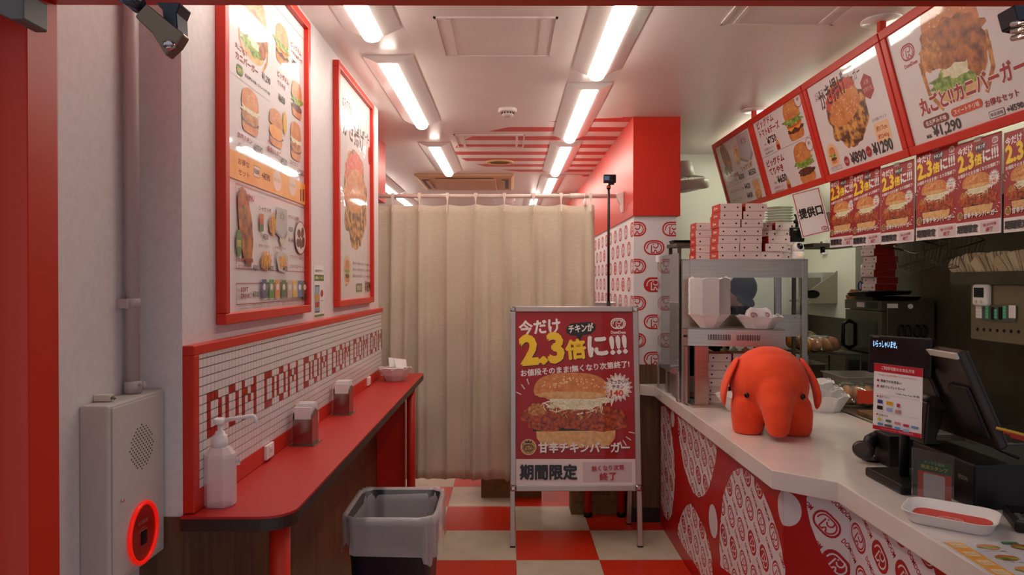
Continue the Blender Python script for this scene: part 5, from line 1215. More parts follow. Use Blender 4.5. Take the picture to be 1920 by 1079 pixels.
# ================================================================== staff member bending over the prep table
t = thing('person', 'person in black cap and black clothes bending behind the warmer', 'person', (1.47, 4.86, 0))
J = lambda x, y, z: Vector((x-1.47, y-4.86, z))
b = MB(); 
hip = J(1.40, 4.98, .95); ch = J(1.42, 4.72, 1.36); nk = J(1.47, 4.62, 1.44); hd = J(1.515, 4.55, 1.435)
b.tube([hip, hip.lerp(ch, .4), ch, nk], [.155, .15, .165, .075], 18); b.tube([nk, hd], [.06, .06], 14)
for s in (-1, 1):
    sh0 = ch+Vector((s*.16, .0, .02)); el = sh0+Vector((s*.06, -.14, -.24)); wr = el+Vector((-s*.05, -.20, -.08))
    b.tube([ch+Vector((s*.06, 0, .02)), sh0, el, wr], [.075, .06, .045, .032], 12)
    hp_ = hip+Vector((s*.085, 0, -.02)); kn = J(1.40+s*.09, 4.93, .5); an = J(1.40+s*.09, 5.0, .09); b.tube([hp_+Vector((0, 0, .05)), hp_, kn, an], [.09, .088, .062, .045], 14); b.tube([an+Vector((0, .03, -.045)), an+Vector((0, -.12, -.055))], [.042, .036], 10)
o = b.build('body', mat('black_cloth', (13, 13, 15), .9), t); md = o.modifiers.new('remesh', 'REMESH'); md.mode = 'VOXEL'; md.voxel_size = .014; md.use_smooth_shade = True; md = o.modifiers.new('smooth', 'SMOOTH'); md.iterations = 5
M_skin = mat('skin', (196, 144, 114), .55, sss=.1)
hr = Euler((R(48), R(20), R(10)))
b = MB(); b.ell(hd, (.077, .098, .115), 20, 14, hr); fwd = hr.to_matrix() @ Vector((0, -1, 0)); upv = hr.to_matrix() @ Vector((0, 0, 1)); sd = hr.to_matrix() @ Vector((1, 0, 0))
b.ell(hd+fwd*.1-upv*.015, (.013, .017, .02), 10, 8, hr)
for s in (-1, 1): b.ell(hd+sd*s*.078-upv*.01, (.012, .02, .03), 10, 8, hr)
o = b.build('head', M_skin, t); 
for s in (-1, 1): MB().ell(hd+fwd*.088+sd*s*.03+upv*.012, (.012, .006, .006), 10, 6, hr).build('eye', M_black, o)
MB().ell(hd+fwd*.088-upv*.05, (.024, .008, .006), 10, 6, hr).build('mouth', mat('lips', (150, 84, 74), .5), o)
b = MB(); b.ell(hd+upv*.035+fwd*-.012, (.086, .106, .098), 20, 12, hr); b.ell(hd+upv*.045+fwd*.1, (.07, .06, .008), 16, 8, hr); b.build('cap', _M['black_cloth'], t)
MB().ell(hd-upv*.03-fwd*.03, (.08, .08, .085), 16, 10, hr).build('hair', mat('black_hair', (20, 16, 15), .6), t)
for s in (-1, 1):
    sh0 = ch+Vector((s*.16, .0, .02)); el = sh0+Vector((s*.06, -.14, -.24)); wr = el+Vector((-s*.05, -.20, -.08)); d = (wr-el).normalized(); n = d.orthogonal().normalized(); c_ = d.cross(n)
    b = MB(); b.tube([wr-d*.02, wr+d*.03, wr+d*.08], [.028, .036, .034], 10)
    for k in range(4): q = wr+d*.08+c_*(.024-.016*k); L_ = (.055, .066, .062, .048)[k]; b.tube([q-d*.02, q+d*L_*.5, q+d*L_+n*.012], [.009, .0085, .007], 8)
    b.tube([wr+d*.03+c_*.03, wr+d*.06+c_*.052, wr+d*.085+c_*.055+n*.008], [.011, .0095, .008], 8)
    o = b.build('hand', M_skin, t); md = o.modifiers.new('remesh', 'REMESH'); md.mode = 'VOXEL'; md.voxel_size = .004; md.use_smooth_shade = True
# ================================================================== customer display and payment notice
t = thing('customer_display', 'black customer display on a post showing blue greeting text', 'display', (1.235, 2.16, HC))
MB().prism([(-.068, -.105, 0), (.075, -.105, 0), (.075, .11, 0), (-.068, .11, 0)], (0, 0, .03)).build('base', M_black, t, bevel=.008)
MB().cyl((0, 0, .03), (0, 0, .40), .0145, n=18).build('post', M_black, t)
PL = pY(1627.5, 664, 2.235); PR = pY(1747, 672, 2.075); az = math.atan2(PR.y-PL.y, PR.x-PL.x); wd = math.hypot(PR.x-PL.x, PR.y-PL.y); ctr = (PL+PR)/2-Vector(t.location); ctr.z = (PL.z+PR.z)/2-HC
d_ = MB().box(-wd/2, wd/2, 0, .03, -.061, .061).build('screen_case', M_black, t, ctr, (R(-4), 0, az), bevel=.004)
MB().box(-wd/2+.008, wd/2-.008, -.0006, .001, -.03, .052).build('glass', M_blackg, d_)
M_blue = mat('blue_glow', (150, 200, 255), .4, emit=(150, 205, 255), es=1.2)
p = Print(name='vfd'); p.text('いらっしゃいませ。', -wd/2+.016, .022, .022, 'blue_glow', w=.075, bold=.01); p.text('customer', -wd/2+.014, .053, .004, (150, 150, 150), w=.02); p.build('greeting_text', d_, (0, -.001, 0))
sg = thing('payment_notice', 'white notice of payment methods hanging from the black display', 'notice', Vector(t.location)+ctr+Vector((-.004, -.006, -.05)), 0, None, rot=(R(1), R(1.5), az))
nw, nh = .148, .212; cx_ = -.002
MB().box(-nw/2+cx_, nw/2+cx_, 0, .001, -nh+.02, .02).build('sheet', M_wp, sg)
p = Print(eps=.0001, coat=.2, name='pay'); X0 = -nw/2+cx_; Y0 = -nh+.02; RP = (190, 24, 40)
p.rect(X0, .02-.026, X0+nw, .02, RP); p.text('ご利用可能なお支払方法', cx_, .002, .011, (240, 214, 210), w=.1, al='c', bold=.02); p.rect(X0, Y0, X0+nw, Y0+.013, RP); p.text('ドムドムハンバーガー 来店お客様感謝祭', cx_, Y0+.004, .005, (240, 200, 200), w=.1, al='c')
p.text('*お支払い方法を併用することはできません。', cx_, -.018, .006, (180, 70, 60), w=.12, al='c')
for yv, s_ in ((-.038, '現金でのお支払い'), (-.056, '各種クレジットカード')): p.ell(X0+.014, yv+.004, .004, .004, RP, 10); p.text(s_, X0+.022, yv, .009, BK, w=.075 if yv < -.05 else .065, bold=.015)
p.text('VISA Pay Pay 各種', X0+.07, -.072, .007, BK, w=.07); p.rect(X0+.008, -.078, X0+nw-.008, -.0775, (150, 150, 150)); p.ell(X0+.014, -.084, .003, .003, RP, 10); p.text('電子マネー', X0+.02, -.088, .007, BK, w=.032)
for x, y, c_, w_ in ((.022, -.101, (60, 70, 130), .016), (.052, -.102, (230, 170, 30), .02), (.079, -.104, (190, 60, 70), .01), (.022, -.120, (26, 26, 30), .018), (.052, -.122, (150, 180, 216), .019), (.079, -.124, (190, 140, 130), .018)): p.rr(X0+x, y, w_, .012, .002, c_)
p.rect(X0+.008, -.134, X0+nw-.008, -.1335, (150, 150, 150)); p.ell(X0+.014, -.142, .003, .003, RP, 10); p.text('各種決済', X0+.02, -.146, .006, BK, w=.028)
p.poly([(X0+.022, -.150), (X0+.03, -.157), (X0+.022, -.164), (X0+.014, -.157)], (206, 190, 50))
for x, y, c_, w_ in ((.05, -.158, (80, 120, 90), .018), (.078, -.160, (226, 120, 150), .019), (.104, -.162, (200, 50, 90), .018), (.13, -.163, (120, 150, 200), .022), (.025, -.172, (80, 150, 200), .018), (.05, -.173, (90, 90, 90), .024), (.078, -.175, (90, 160, 220), .018), (.104, -.177, (150, 190, 220), .02)): p.rr(X0+x, y, w_, .008, .003, c_)
p.build('notice_print', sg, (0, -.0004, 0))
# ================================================================== scanner
P = pz(1632, 864, HC); t = thing('barcode_scanner', 'black handheld barcode scanner resting on the marble counter', 'scanner', P+Vector((.01, .0, 0)), .1)
b = MB(); b.loft([[(x, y, z) for x, y in rrect(.07, .06, .02, 4)] for z in (0, .008)]); b.build('stand', M_black, t)
b = MB(); b.tube([(-.036, -.02, .045), (-.015, -.01, .075), (.015, .0, .088), (.04, .01, .07), (.046, .012, .03), (.04, .01, .006)], [.022, .024, .02, .015, .014, .017], 16); b.build('handle', M_black, t)
b = MB(); b.lathe([(.001, 0), (.034, 0), (.038, .006), (.034, .018), (.024, .024)], 24, sx=.85); o = b.build('scan_head', mat('dark_brown_plastic', (46, 34, 34), .35), t, (-.05, -.022, .043), (R(40), R(-62), 0))
# ================================================================== receipt printer / till box, monitor
t = thing('receipt_printer', 'black box shaped receipt printer under the till screen', 'printer', (1.295, 1.92, HC))
MB().box(0, .16, 0, .30, .0, .128).build('body', M_black, t, bevel=.006); MB().box(.16, .5, 0.01, .28, 0, .12).build('drawer_unit', M_black, t, bevel=.005)
p = Print(rough=.4); p.text('EPSON', -.07, .072, .012, (120, 116, 112), w=.04, bold=.02); p.build('lettering', t, (-.0006, 0.0, 0), (0, 0, -pi/2))
MB().box(.003, .13, .44, .54, 0, .11).build('side_unit', M_black, t, bevel=.005)
t = thing('till_monitor', 'back of a tilted black till screen on its stand', 'till screen', (1.38, 2.15, HC+.128))
z0 = HC+.128; mt = thing
a_ = math.atan2(.122, .276); M_mon = mat('monitor_back', (44, 36, 32), .4); bk = (0, -a_, 0)
o = MB().box(0, .03, -.20, .165, .03, .335).build('screen_case', M_mon, t, (.02, 0, 0), bk, bevel=.01, seg=3)
MB().box(.03, .036, -.19, .155, .04, .325).build('screen', M_blackg, o); MB().box(-.006, .001, -.198, .163, .318, .3355).build('top_edge', mat('pale_edge', (196, 190, 178), .4), o)
MB().box(-.016, .0, -.03, .10, .15, .27).build('mount_plate', M_mon, o, bevel=.006); MB().box(-.012, 0, -.19, -.10, .07, .23).build('card_reader', M_black, o, bevel=.004)
for y in (-.005, .075): MB().cyl((-.0165, y, .205), (-.0155, y, .205), .003, n=8).build('screw', M_black, o)
MB().cyl((-.055, -.03, .135), (-.055, .11, .135), .022, n=18).build('hinge', M_mon, t)
b = MB(); b.prism([(-.077, .0, .135), (-.035, .0, .13), (-.03, .0, .07), (-.05, .0, .02), (-.03, 0, .0), (-.088, 0, 0), (-.085, 0, .05)], (0, .085, 0)); b.build('stand_arm', M_mon, t, bevel=.006)
b = MB(); b.tube([(-.02, -.02, .10), (-.0, -.08, .05), (.04, -.16, .02), (.06, -.2, .01)], .004, 8); b.build('cable', M_black, t)
pn = None
for k, (c_, nm) in enumerate((((200, 150, 30), 'yellow'), ((190, 50, 40), 'red'), ((190, 60, 40), 'orange red'))):
    P = pY(1868+k*14, 803+k*8, 1.90); tag(MB().cyl((0, 0, 0), (.10, -.04, -.024), .004, n=10).build('marker_pen', [mat('pen_'+nm, c_, .4)], None, P), nm+' marker pen lying below the till screen', 'pen', 'marker pens by the till')
# ================================================================== stamp stand
PL = pz(1709, 937, HC); PR = pz(1788, 958, HC); az = math.atan2(PR.y-PL.y, PR.x-PL.x); wd = math.hypot(PR.x-PL.x, PR.y-PL.y)
t = thing('stamp_stand', 'clear acrylic stand with green and orange stamp card beside the coin tray', 'card stand', PL, az); hh = .152
MB().box(0, wd, 0, .003, .0, hh).build('clear_sheet', clear('acrylic_clear', (200, 205, 205), .05), t); MB().box(0, wd, .0, .05, 0, .003).build('foot', _M['acrylic_clear'], t)
cw = wd*.80; x0 = wd*.13; MB().box(x0, x0+cw, .0042, .0052, .006, hh*.82).build('card', mat('card_orange', (214, 76, 30), .5), t)
p = Print(eps=.0001, name='stamp'); p.rect(x0, hh*.60, x0+cw, hh*.82, (20, 104, 62)); p.text('おトクな来店', x0+cw/2, hh*.745, .009, (150, 196, 150), w=cw*.6, al='c', bold=.02); p.text('来店スタンプ', x0+cw/2, hh*.645, .012, (214, 206, 60), w=cw*.8, al='c', bold=.03)
p.rr(x0+cw/2, hh*.34, cw*.64, hh*.46, .004, (228, 222, 218)); p.rect(x0, .006, x0+cw, hh*.09, (226, 214, 206)); p.text('アプリで読み取ってね', x0+cw/2, .007, .005, (90, 80, 76), w=cw*.5, al='c'); p.build('card_print', t, (0, .004, 0))
# ================================================================== coin tray, menu sheet, card terminal
t = thing('coin_tray', 'white plastic coin tray with red mat on the counter', 'coin tray', (1.165, 1.822, HC), R(-40))
b = MB(); b.loft([[(x, y, z) for x, y in rrect(w_, d_, r_, 6)] for w_, d_, r_, z in ((.175, .132, .03, 0), (.185, .142, .034, .004), (.212, .17, .045, .031), (.217, .175, .046, .032), (.211, .169, .044, .033), (.183, .14, .033, .006), (.15, .1, .03, .005))]); b.build('dish', M_wp, t)
b = MB(); b.prism([(x, y, .0072) for x, y in rrect(.178, .135, .03, 5)], (0, 0, .0015)); b.build('mat', mat('coral_mat', (206, 64, 50), .6), t)
p = Print(eps=.00005); p.logo(0, 0, .06, (224, 150, 130)); p.build('logo_print', t, (0, 0, .0089), (-pi/2, 0, 0))
P = pz(1761, 1017, HC); t = thing('menu_sheet', 'laminated menu sheet lying on the counter at the lower right', 'menu', (P.x, P.y, HC), R(-2))
mw, mh = .30, .42; MB().box(0, mw, -mh, 0, .0003, .0018).build('sheet', M_wp, t)
p = Print(eps=.00004, coat=.8, name='mat'); p.rect(0, 0, mw, mh, (206, 204, 206)); p.rect(.006, .006, .05, mh-.006, 'pic_orangeband')
for k in range(8): p.rr(.028, .04+k*.05, .03, .03, .004, (236, 210, 160)); p.text('セット', .028, .034+k*.05, .009, BR, w=.024, al='c')
rn = random.Random(8)
for i in range(3):
    for j in range(6):
        cx_, cy_ = .095+i*.08, .385-j*.066; p.blob(cx_, cy_, .026, .017, 'pic_chicken2' if (i+j) % 2 else 'pic_bun', .08, 20, i*7+j); p.blob(cx_, cy_-.004, .027, .006, 'pic_lettuce', .15, 18, j); p.text('バーガー ¥%d' % (450+10*(i*6+j)), cx_, cy_-.03, .008, (60, 54, 60), w=.05, al='c')
p.rr(.16, mh-.012, .04, .012, .005, (70, 130, 70)); o = p.build('menu_print', t, (0, -mh, .0019), (-pi/2, 0, 0))
t = thing('card_terminal', 'black card payment terminal at the right edge of the counter', 'card terminal', (1.345, 1.80, HC), R(-25))
MB().prism([(-.035, -.075, 0), (.035, -.075, 0), (.035, .075, 0), (-.035, .075, 0)], (0, 0, .03)).build('body', M_black, t, bevel=.008); MB().box(-.028, .028, .0, .06, .03, .033).build('screen', M_blackg, t)
b = MB()
for i in range(3):
    for j in range(4): b.cbox((-.018+i*.018, -.015-j*.014, .0315), (.012, .009, .004))
b.build('keypad', M_hw, t)
# ================================================================== kitchen behind the counter
# prep table
t = thing('prep_table', 'long steel prep table in the kitchen behind the counter', 'table', (1.92, 3.75, 0))
MB().box(-.26, .16, -.85, 1.25, .833, .868).build('tabletop', M_steel, t, bevel=.003)
for x in (-.24, .12):
    for y in (-.81, 1.2): MB().box(x, x+.03, y, y+.03, 0, .833).build('leg', M_dsteel, t)
TZ = .8685
def bag(loc, dims, m, label, name='bread_bag', seed=3, inner=None, cat='bag', n=4):
    t = thing(name, label, cat, loc); rn = random.Random(seed); b = MB(); a, bb, c_ = dims
    rings = []
    for j in range(9):
        u = -1+2*j/8; k = math.sqrt(max(.03, 1-abs(u)**3)); rings.append([(u*a, bb*k*cos(q)*(1+rn.uniform(-.06, .06)), c_*.5+c_*.5*k*sin(q)*(1+rn.uniform(-.08, .08))) for q in [2*pi*i/12 for i in range(12)]])
    b.loft(rings); b.build('film', clear('bag_clear', (230, 222, 210), .12, .06), t)
    for k in range(n):
        x = -a*.72+1.44*a*k/max(1, n-1); e = MB(); e.ell((x, rn.uniform(-.15, .15)*bb, c_*.46), (a/n*.95, bb*.72, c_*.40), 14, 9); e.build('bun', m, t)
    return t
M_bun = mat('bun_crust', (176, 104, 40), .35, noise=(20, (206, 140, 66), 3, .35, .7)); M_pale = mat('pale_bun', (206, 190, 150), .5)
P = pY(1545, 648, 4.05)
t = thing('wire_shelf', 'low steel shelf carrying bun bags in the kitchen', 'shelf', (1.86, 4.15, TZ)); MB().box(-.14, .2, -.12, .3, .21, .22).build('board', M_dsteel, t)
for x in (-.135, .19):
    for y in (-.115, .285): MB().cyl((x, y, 0), (x, y, .21), .006, n=8).build('upright', M_dsteel, t)
bag((pY(1541, 655, 4.1).x, 4.12, TZ+.221), (.125, .085, .10), M_bun, 'bag of brown buns on the kitchen shelf behind the warmer', seed=2); bag((pY(1530, 632, 4.12).x-.01, 4.31, TZ+.221), (.10, .07, .12), M_bun, 'second bag of buns lying behind on the kitchen shelf', seed=5)
P = pY(1540, 715, 3.75); bag((1.715, 3.78, TZ), (.07, .06, .07), M_pale, 'bag of pale buns on the prep table', seed=7, n=3)
t = bag((pY(1600, 745, 3.5).x+.045, 3.55, TZ), (.14, .085, .125), M_bun, 'long bag of bread rolls with red label right of the baskets', seed=9, n=5); t.rotation_euler = (0, 0, -.35)
MB().box(-.01, .07, -.088, -.083, .03, .095).build('bag_label', mat('orange_label', (206, 60, 22), .4), t)
t = thing('wooden_board', 'wooden board under the bread bag on the prep table', 'board', (1.84, 3.18, TZ)); MB().box(-.16, .2, -.16, .16, 0, .02).build('plank', mat('board_wood', (122, 84, 44), .5, noise=(6, (96, 64, 32), 4, .3, .7, (1, 6, 6))), t, bevel=.003)
def pan(x0, x1, y0, y1, z, h, m, label, name='steel_pan', fill=None):
    t = thing(name, label, 'pan', ((x0+x1)/2, (y0+y1)/2, z)); w, d = x1-x0, y1-y0
    b = MB(); b.loft([[(x, y, zz) for x, y in rrect(a, c_, .02, 3)] for a, c_, zz in ((w*.86, d*.86, 0), (w*.94, d*.94, h), (w, d, h), (w, d, h+.004), (w*.93, d*.93, h+.003), (w*.85, d*.85, .004))], smooth=False); b.build('dish', m, t)
    if fill: MB().box(-w*.43, w*.43, -d*.43, d*.43, h*.55, h*.7).build('contents', fill, t)
    return t
pan(1.80, 2.07, 4.48, 4.76, TZ, .10, M_steel, 'stainless steel pan at the rear of the prep table')
pan(1.80, 2.07, 3.73, 4.02, TZ, .12, mat('grey_tub', (176, 172, 158), .4), 'pale grey tub on the prep table behind the display', 'storage_tub', mat('tub_fill', (150, 146, 120), .6))
t = thing('cutting_tray', 'low steel tray beside the pale grey tub', 'tray', (2.0, 3.50, TZ)); MB().box(-.06, .07, -.13, .13, 0, .05).build('dish', M_dsteel, t, bevel=.004)
# oven on its stand
t = thing('oven', 'steel convection oven with glass door in the kitchen', 'oven', (2.1, 3.9, 0)); oz = 1.40
MB().box(0.03, .30, 0, .43, .86, oz).build('body', M_dsteel, t, bevel=.004); MB().box(0, .03, 0, .43, oz-.055, oz).build('control_panel', M_dsteel, t)
MB().box(-.0015, 0, .05, .17, oz-.045, oz-.01).build('control_display', M_black, t); MB().box(-.0015, 0, .19, .28, oz-.042, oz-.012).build('control_label', M_wp, t)
d_ = MB().box(.0, .03, .005, .425, .88, oz-.06).build('oven_door', M_dsteel, t, bevel=.003); MB().box(-.002, .0, .05, .38, .93, oz-.12).build('oven_glass', M_blackg, d_)
MB().tube([(0, .37, oz-.13), (-.04, .37, oz-.15), (-.04, .37, oz-.28), (0, .37, oz-.30)], .012, 10).build('handle', M_black, d_)
MB().box(.03, .30, .02, .41, 0, .86).build('oven_stand', M_dsteel, t)
MB().box(.03, .09, -.0015, .0, oz-.04, oz-.015).build('label_plate', M_wp, t); MB().cyl((.16, 0, oz-.03), (.16, -.006, oz-.03), .014, n=16).build('magnet', M_wp, t)
# scissors hung on the oven side
sc0 = None
for k, x in enumerate((.125, .215)):
    s_ = thing('scissors', ('black handled scissors hanging left on the oven side', 'black handled scissors hanging right on the oven side')[k], 'scissors', (2.1+x, 3.897, oz-.20), 0, 'scissors on the oven side')
    for s in (-1, 1):
        MB().tube([(s*.018+.017*cos(q), -.004, .03+.034*sin(q)) for q in [2*pi*i/14 for i in range(14)]], .005, 6, True).build('finger_loop', M_black, s_); MB().prism([(s*.006, -.004, .0), (s*.012, -.004, .0), (-s*.002, -.004, -.09)], (0, .0025, 0)).build('blade', M_chrome, s_)
# things on the oven
for k in range(2):
    t = thing('black_tray', ('lower dark baking tray lying on the oven', 'upper dark baking tray tilted on the oven')[k], 'tray', (2.22-.05*k, 4.06, oz+.003+.026*k), 0, None, rot=(0, R(-3*k), .05*k))
    b = MB(); b.loft([[(x, y, z) for x, y in rrect(w_, d_, .015, 3)] for w_, d_, z in ((.26, .2, 0), (.28, .22, .02), (.272, .212, .02), (.25, .19, .002))], smooth=False); b.build('dish', M_black, t)
t = thing('paper_bag', 'crumpled brown paper bag on the corner of the oven', 'paper bag', (2.095+.03, 4.27, oz)); b = MB(); rn = random.Random(5)
b.loft([[(a*.04*(1+rn.uniform(-.2, .2))*k, c_*.045*k, z+rn.uniform(-.004, .004)) for a, c_ in [(cos(q), sin(q)) for q in [2*pi*i/10 for i in range(10)]]] for k, z in ((.9, 0.004), (1.05, .02), (.8, .045), (.5, .06))], smooth=False); b.build('crumpled_sheet', mat('kraft_light', (196, 140, 92), .6), t)
stk = 'burger cartons stacked on the oven'
for k in range(8):
    q = carton_box((2.20+.012*sin(k*2), 4.20, oz+.055+k*BH), -pi/2*.0-.0, 'dark red burger carton, %s in the stack on the oven' % (ORD[k] if k < 7 else 'topmost'), stk)
    q.location = (2.19+.010*sin(k*2.1), 4.22, oz+.055+k*BH); q.rotation_euler = (0, 0, R(-78)); 
t = thing('blue_scissors', 'blue handled scissors hanging beside the cartons on the oven', 'scissors', (2.376, 4.66, pX(1621, 535, 2.38).z))
for s in (-1, 1): MB().tube([(s*.014+.013*cos(q), 0, -.005+.03*sin(q)) for q in [2*pi*i/12 for i in range(12)]], .005, 6, True).build('finger_loop', mat('blue_plastic', (40, 62, 130), .4), t)
MB().prism([(-.01, 0, .03), (.01, 0, .03), (.004, 0, .11), (-.004, 0, .11)], (0, .003, 0)).build('blade', M_chrome, t); MB().cyl((0, .002, .10), (0, .002, .135), .008, n=10).build('wall_hook', M_wp, t)
# wall bracket with device, switch
P = pX(1545, 550, 2.398)
t = thing('wall_bracket', 'triangular steel bracket holding a grey device on the white kitchen wall', 'bracket', (2.399, 5.15, 1.27))
yb0, yb1 = pX(1570, 550, 2.398).y, pX(1517, 550, 2.398).y
za = pX(1570, 508, 2.398).z-1.27; zb_ = pX(1570, 566, 2.398).z-1.27
MB().prism([(-.21, yb0-5.15, zb_), (0, yb0-5.15, zb_), (0, yb0-5.15, za), (-.21, yb0-5.15, zb_+.075)], (0, .012, 0)).build('side_plate', mat('bracket_grey', (150, 146, 126), .5), t)
MB().box(-.16, 0, yb0-5.15, yb1-5.15, zb_-.012, zb_).build('shelf_plate', _M['bracket_grey'], t); 
b = MB(); b.prism([(-.185+.055*cos(2*pi*k/20), yb0-5.152, zb_+.055+.03*sin(2*pi*k/20)) for k in range(20)], (0, .0015, 0)); b.build('opening', M_black, t)
dv = MB().box(-.10, -.01, yb0-5.15+.03, yb1-5.15-.02, zb_+.001, za-.01).build('device', mat('device_grey', (168, 170, 166), .5), t, bevel=.006); MB().box(-.102, -.10, yb0-5.1, yb1-5.2, zb_+.03, za-.05).build('device_grille', M_hw, dv)
P = pX(1547, 464, 2.398); t = thing('wall_switch', 'small grey switch on the white kitchen wall', 'switch', P); MB().box(-.02, 0, -.04, .04, -.055, .055).build('plate', M_wp, t, bevel=.003); MB().box(-.023, -.02, -.0, .03, -.045, .045).build('cover', mat('switch_grey', (96, 96, 84), .5), t)
# wall fan
P = pY(1290, 345, 5.0); t = thing('wall_fan', 'white wall fan facing down beside the red column', 'fan', (P.x-.02, 5.05, P.z-.02), 0, None, rot=(R(4), R(-7), 0)); M_fan = mat('fan_white', (216, 216, 204), .4)
MB().lathe([(.175, -.024), (.182, -.012), (.182, .035), (.165, .045), (.165, .02), (.168, -.018)], 36, cap=False).build('rim', M_fan, t); MB().lathe([(.001, -.04), (.10, -.03), (.17, -.014)], 32, cap=False).build('front_guard', M_fan, t)
b = MB()
for k in range(44):
    a = 2*pi*k/44; b.tube([(.165*cos(a), .165*sin(a), .025), (.15*cos(a), .15*sin(a), .06), (.08*cos(a), .08*sin(a), .078)], .0018, 5)
tag(b.build('rear_guard', M_fan, t), kind='stuff'); MB().lathe([(.001, .07), (.085, .07), (.09, .085), (.075, .18), (.06, .19), (.001, .19)], 24).build('motor_cover', M_fan, t); MB().box(-.12, -.05, -.03, .03, .1, .17).build('arm', M_fan, t)
for k in range(3): b = MB(); a = 2*pi*k/3; b.prism([(.02*cos(a), .02*sin(a), .0), (.14*cos(a-.3), .14*sin(a-.3), .01), (.15*cos(a+.3), .15*sin(a+.3), .03)], (0, 0, .003)); b.build('blade', mat('fan_blade', (150, 150, 144), .4), t)
# hood
t = thing('range_hood', 'dark steel extractor hood above the fryer', 'hood', (2.15, 3.2, 1.90)); MB().prism([(-.22, -.95, 0), (.265, -.95, 0), (.265, -.95, .6), (.05, -.95, .6)], (0, 2.3, 0)).build('canopy', M_dsteel, t); MB().box(-.225, -.2, -.95, 1.35, -.05, .03).build('lip', M_dsteel, t)
t = thing('grey_rail_shelf', 'grey steel shelf edge behind the white pick-up sign', 'shelf', (1.72, 3.9, 1.70)); MB().box(-.06, .2, -.12, .2, 0, .02).build('board', M_dsteel, t); MB().cyl((.0, -.1, -.03), (0, -.1, 0), .012, n=12).build('knob', M_black, t)
for s in (-1, 1): MB().box(.19, .2, s*.1-.005, s*.1+.005, .02, .21).build('hanger', M_dsteel, t)
# hanging fryer baskets
for k, (x, y) in enumerate(((1725, 478), (1795, 470))):
    P = pY(x, y, 3.3+.1*k); t = thing('fryer_basket', ('wire fryer basket hanging left under the hood', 'wire fryer basket hanging right under the hood')[k], 'fryer basket', P, .3, 'wire fryer baskets', rot=(R(20), R(-15), .2)); M_wire = mat('wire', (84, 80, 66), .35, .9)
    rim = MB(); rim.tube([(x_, y_, .05) for x_, y_ in rrect(.2, .13, .02, 3)], .003, 6, True); rim.tube([(x_, y_, -.06) for x_, y_ in rrect(.17, .10, .02, 3)], .002, 6, True); rim.build('rim', M_wire, t)
    b = MB()
    for i in range(9): u = -.08+.02*i; b.tube([(u*1.15, -.065, .05), (u, -.05, -.06), (u, .05, -.06), (u*1.15, .065, .05)], .0013, 4)
    for i in range(4): v = -.035+.023*i; b.tube([(-.1, v*1.2, .05), (-.085, v, -.06), (.085, v, -.06), (.1, v*1.2, .05)], .0013, 4)
    tag(b.build('wire_mesh', M_wire, t), kind='stuff'); MB().tube([(-.1, 0, .05), (-.2, 0, .10), (-.3, 0, .17)], .005, 6).build('handle', M_wire, t)
# fryer with its control panel
FXp = 2.2; hz = pX(1845, 534, FXp).z; t = thing('fryer', 'steel deep fryer with button panel against the kitchen wall', 'fryer', (FXp, 3.3, 0))
ya, yb_ = pX(1820, 600, FXp).y-3.3, -.75
zt_ = pX(1822, 567, FXp).z; zb_ = pX(1822, 636, FXp).z
MB().box(.0, .215, yb_, ya, zb_, hz-.001).build('back_box', mat('fryer_steel', (150, 138, 110), .38, .6), t, bevel=.004); MB().box(-.02, .215, yb_, ya+.02, 0, .82).build('cabinet', M_dsteel, t); MB().box(-.02, .0, yb_, ya, .82, .86).build('oil_rim', M_steel, t)
def fb_(x0, x1, y0, y1, name, m, d=.006, par=None):
    A_ = pX(x0, y0, FXp); B_ = pX(x1, y1, FXp); return MB().box(-d, 0, B_.y-3.3, A_.y-3.3, B_.z, A_.z).build(name, m, par or t)
pn = fb_(1843, 1906, 571, 605, 'button_panel', mat('panel_grey', (86, 92, 84), .5), .008)
M_led = mat('green_led', (90, 150, 120), .5, emit=(60, 190, 130), es=.12)
for i, xx in enumerate((1854, 1870, 1887)):
    for j in range(3 if i == 1 else 4): A_ = pX(xx, 577+j*6+(6 if i == 1 else 0), FXp); MB().box(-.0095, -.008, A_.y-3.3-.009, A_.y-3.3+.009, A_.z-.006, A_.z+.006).build('indicator', M_led, pn)
for xx in (1839, 1902):
    for j in range(4): A_ = pX(xx, 576+j*6, FXp); MB().box(-.0105, -.008, A_.y-3.3-.02, A_.y-3.3+.02, A_.z-.007, A_.z+.007).build('button_label', M_wp, pn)
fb_(1862, 1868, 576, 600, 'digit_display', M_black, .0095, pn); fb_(1876, 1883, 576, 600, 'digit_display', M_black, .0095, pn)
b = MB()
for xx in (1833, 1845, 1857, 1870, 1883, 1896, 1910): A_ = pX(xx, 618+(xx-1833)*.06, FXp); MB().cyl((-.001, A_.y-3.3, A_.z), (.001, A_.y-3.3, A_.z), .008, n=10).build('drain_hole', M_black, t)
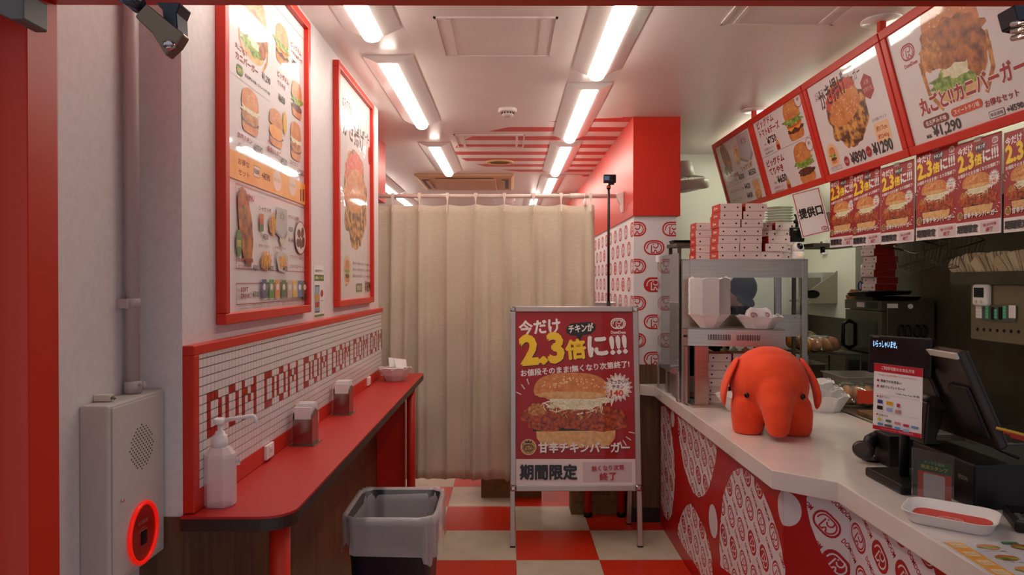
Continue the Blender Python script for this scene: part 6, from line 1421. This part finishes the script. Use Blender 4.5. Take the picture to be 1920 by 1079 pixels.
P = pX(1836, 556, FXp-.03); tm_ = thing('kitchen_timer', 'white digital kitchen timer above the fryer panel', 'timer', (FXp-.002, P.y, P.z-.045)); MB().box(-.03, 0, -.05, .05, 0, .10).build('case', M_wp, tm_, bevel=.012, seg=3); MB().box(-.0312, -.03, -.033, .033, .04, .085).build('display', M_blackg, tm_)
for s in (-1, 1): MB().cyl((-.034, s*.018, .02), (-.03, s*.018, .02), .008, n=10).build('button', M_cream, tm_)
# paper sleeves fanned in a holder
hz = pX(1845, 534, FXp).z
t = thing('sleeve_holder', 'steel holder for paper sleeves above the fryer', 'holder', (FXp+.03, 3.12, hz)); MB().box(-.045, .06, -.33, .30, 0, .012).build('tray', M_steel, t); MB().box(-.05, -.045, -.33, .30, 0, .06).build('lip', M_dsteel, t)
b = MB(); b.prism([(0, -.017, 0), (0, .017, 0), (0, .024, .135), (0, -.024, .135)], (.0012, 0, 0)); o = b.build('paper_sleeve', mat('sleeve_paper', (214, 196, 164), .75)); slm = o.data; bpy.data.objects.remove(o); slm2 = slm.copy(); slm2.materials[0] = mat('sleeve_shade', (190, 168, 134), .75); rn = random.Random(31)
for g_ in range(3):
    for k in range(15):
        o = mesh_obj('paper_sleeve', slm if k % 2 else slm2, None, (FXp-.012+k*.0032, 3.34-g_*.165-k*.0055, hz+.016), (R(-50+k*4.1+g_*4), R(rn.uniform(-4, 0)), R(rn.uniform(-5, 5))))
        tag(o, ('cream paper sleeve in the farthest fan above the fryer', 'cream paper sleeve in the middle fan above the fryer', 'cream paper sleeve in the nearest fan above the fryer')[g_], 'paper sleeve', 'paper sleeves in the holder')
t = thing('grill_grate', 'steel grate with ribs behind the till screen', 'grate', (2.0, 2.6, .86)); MB().box(-.12, .16, -.45, .25, -.86, 0).build('stand', M_dsteel, t)
b = MB()
for k in range(26): b.box(-.1, .14, -.43+k*.026, -.43+k*.026+.012, 0, .012)
tag(b.build('ribs', M_dsteel, t), kind='stuff')
t = bag((pY(1905, 780, 2.5).x, 2.5, .8725), (.06, .05, .05), mat('blue_pack', (40, 90, 160), .4), 'clear bag of blue packs at the right behind the till', seed=4, n=2)
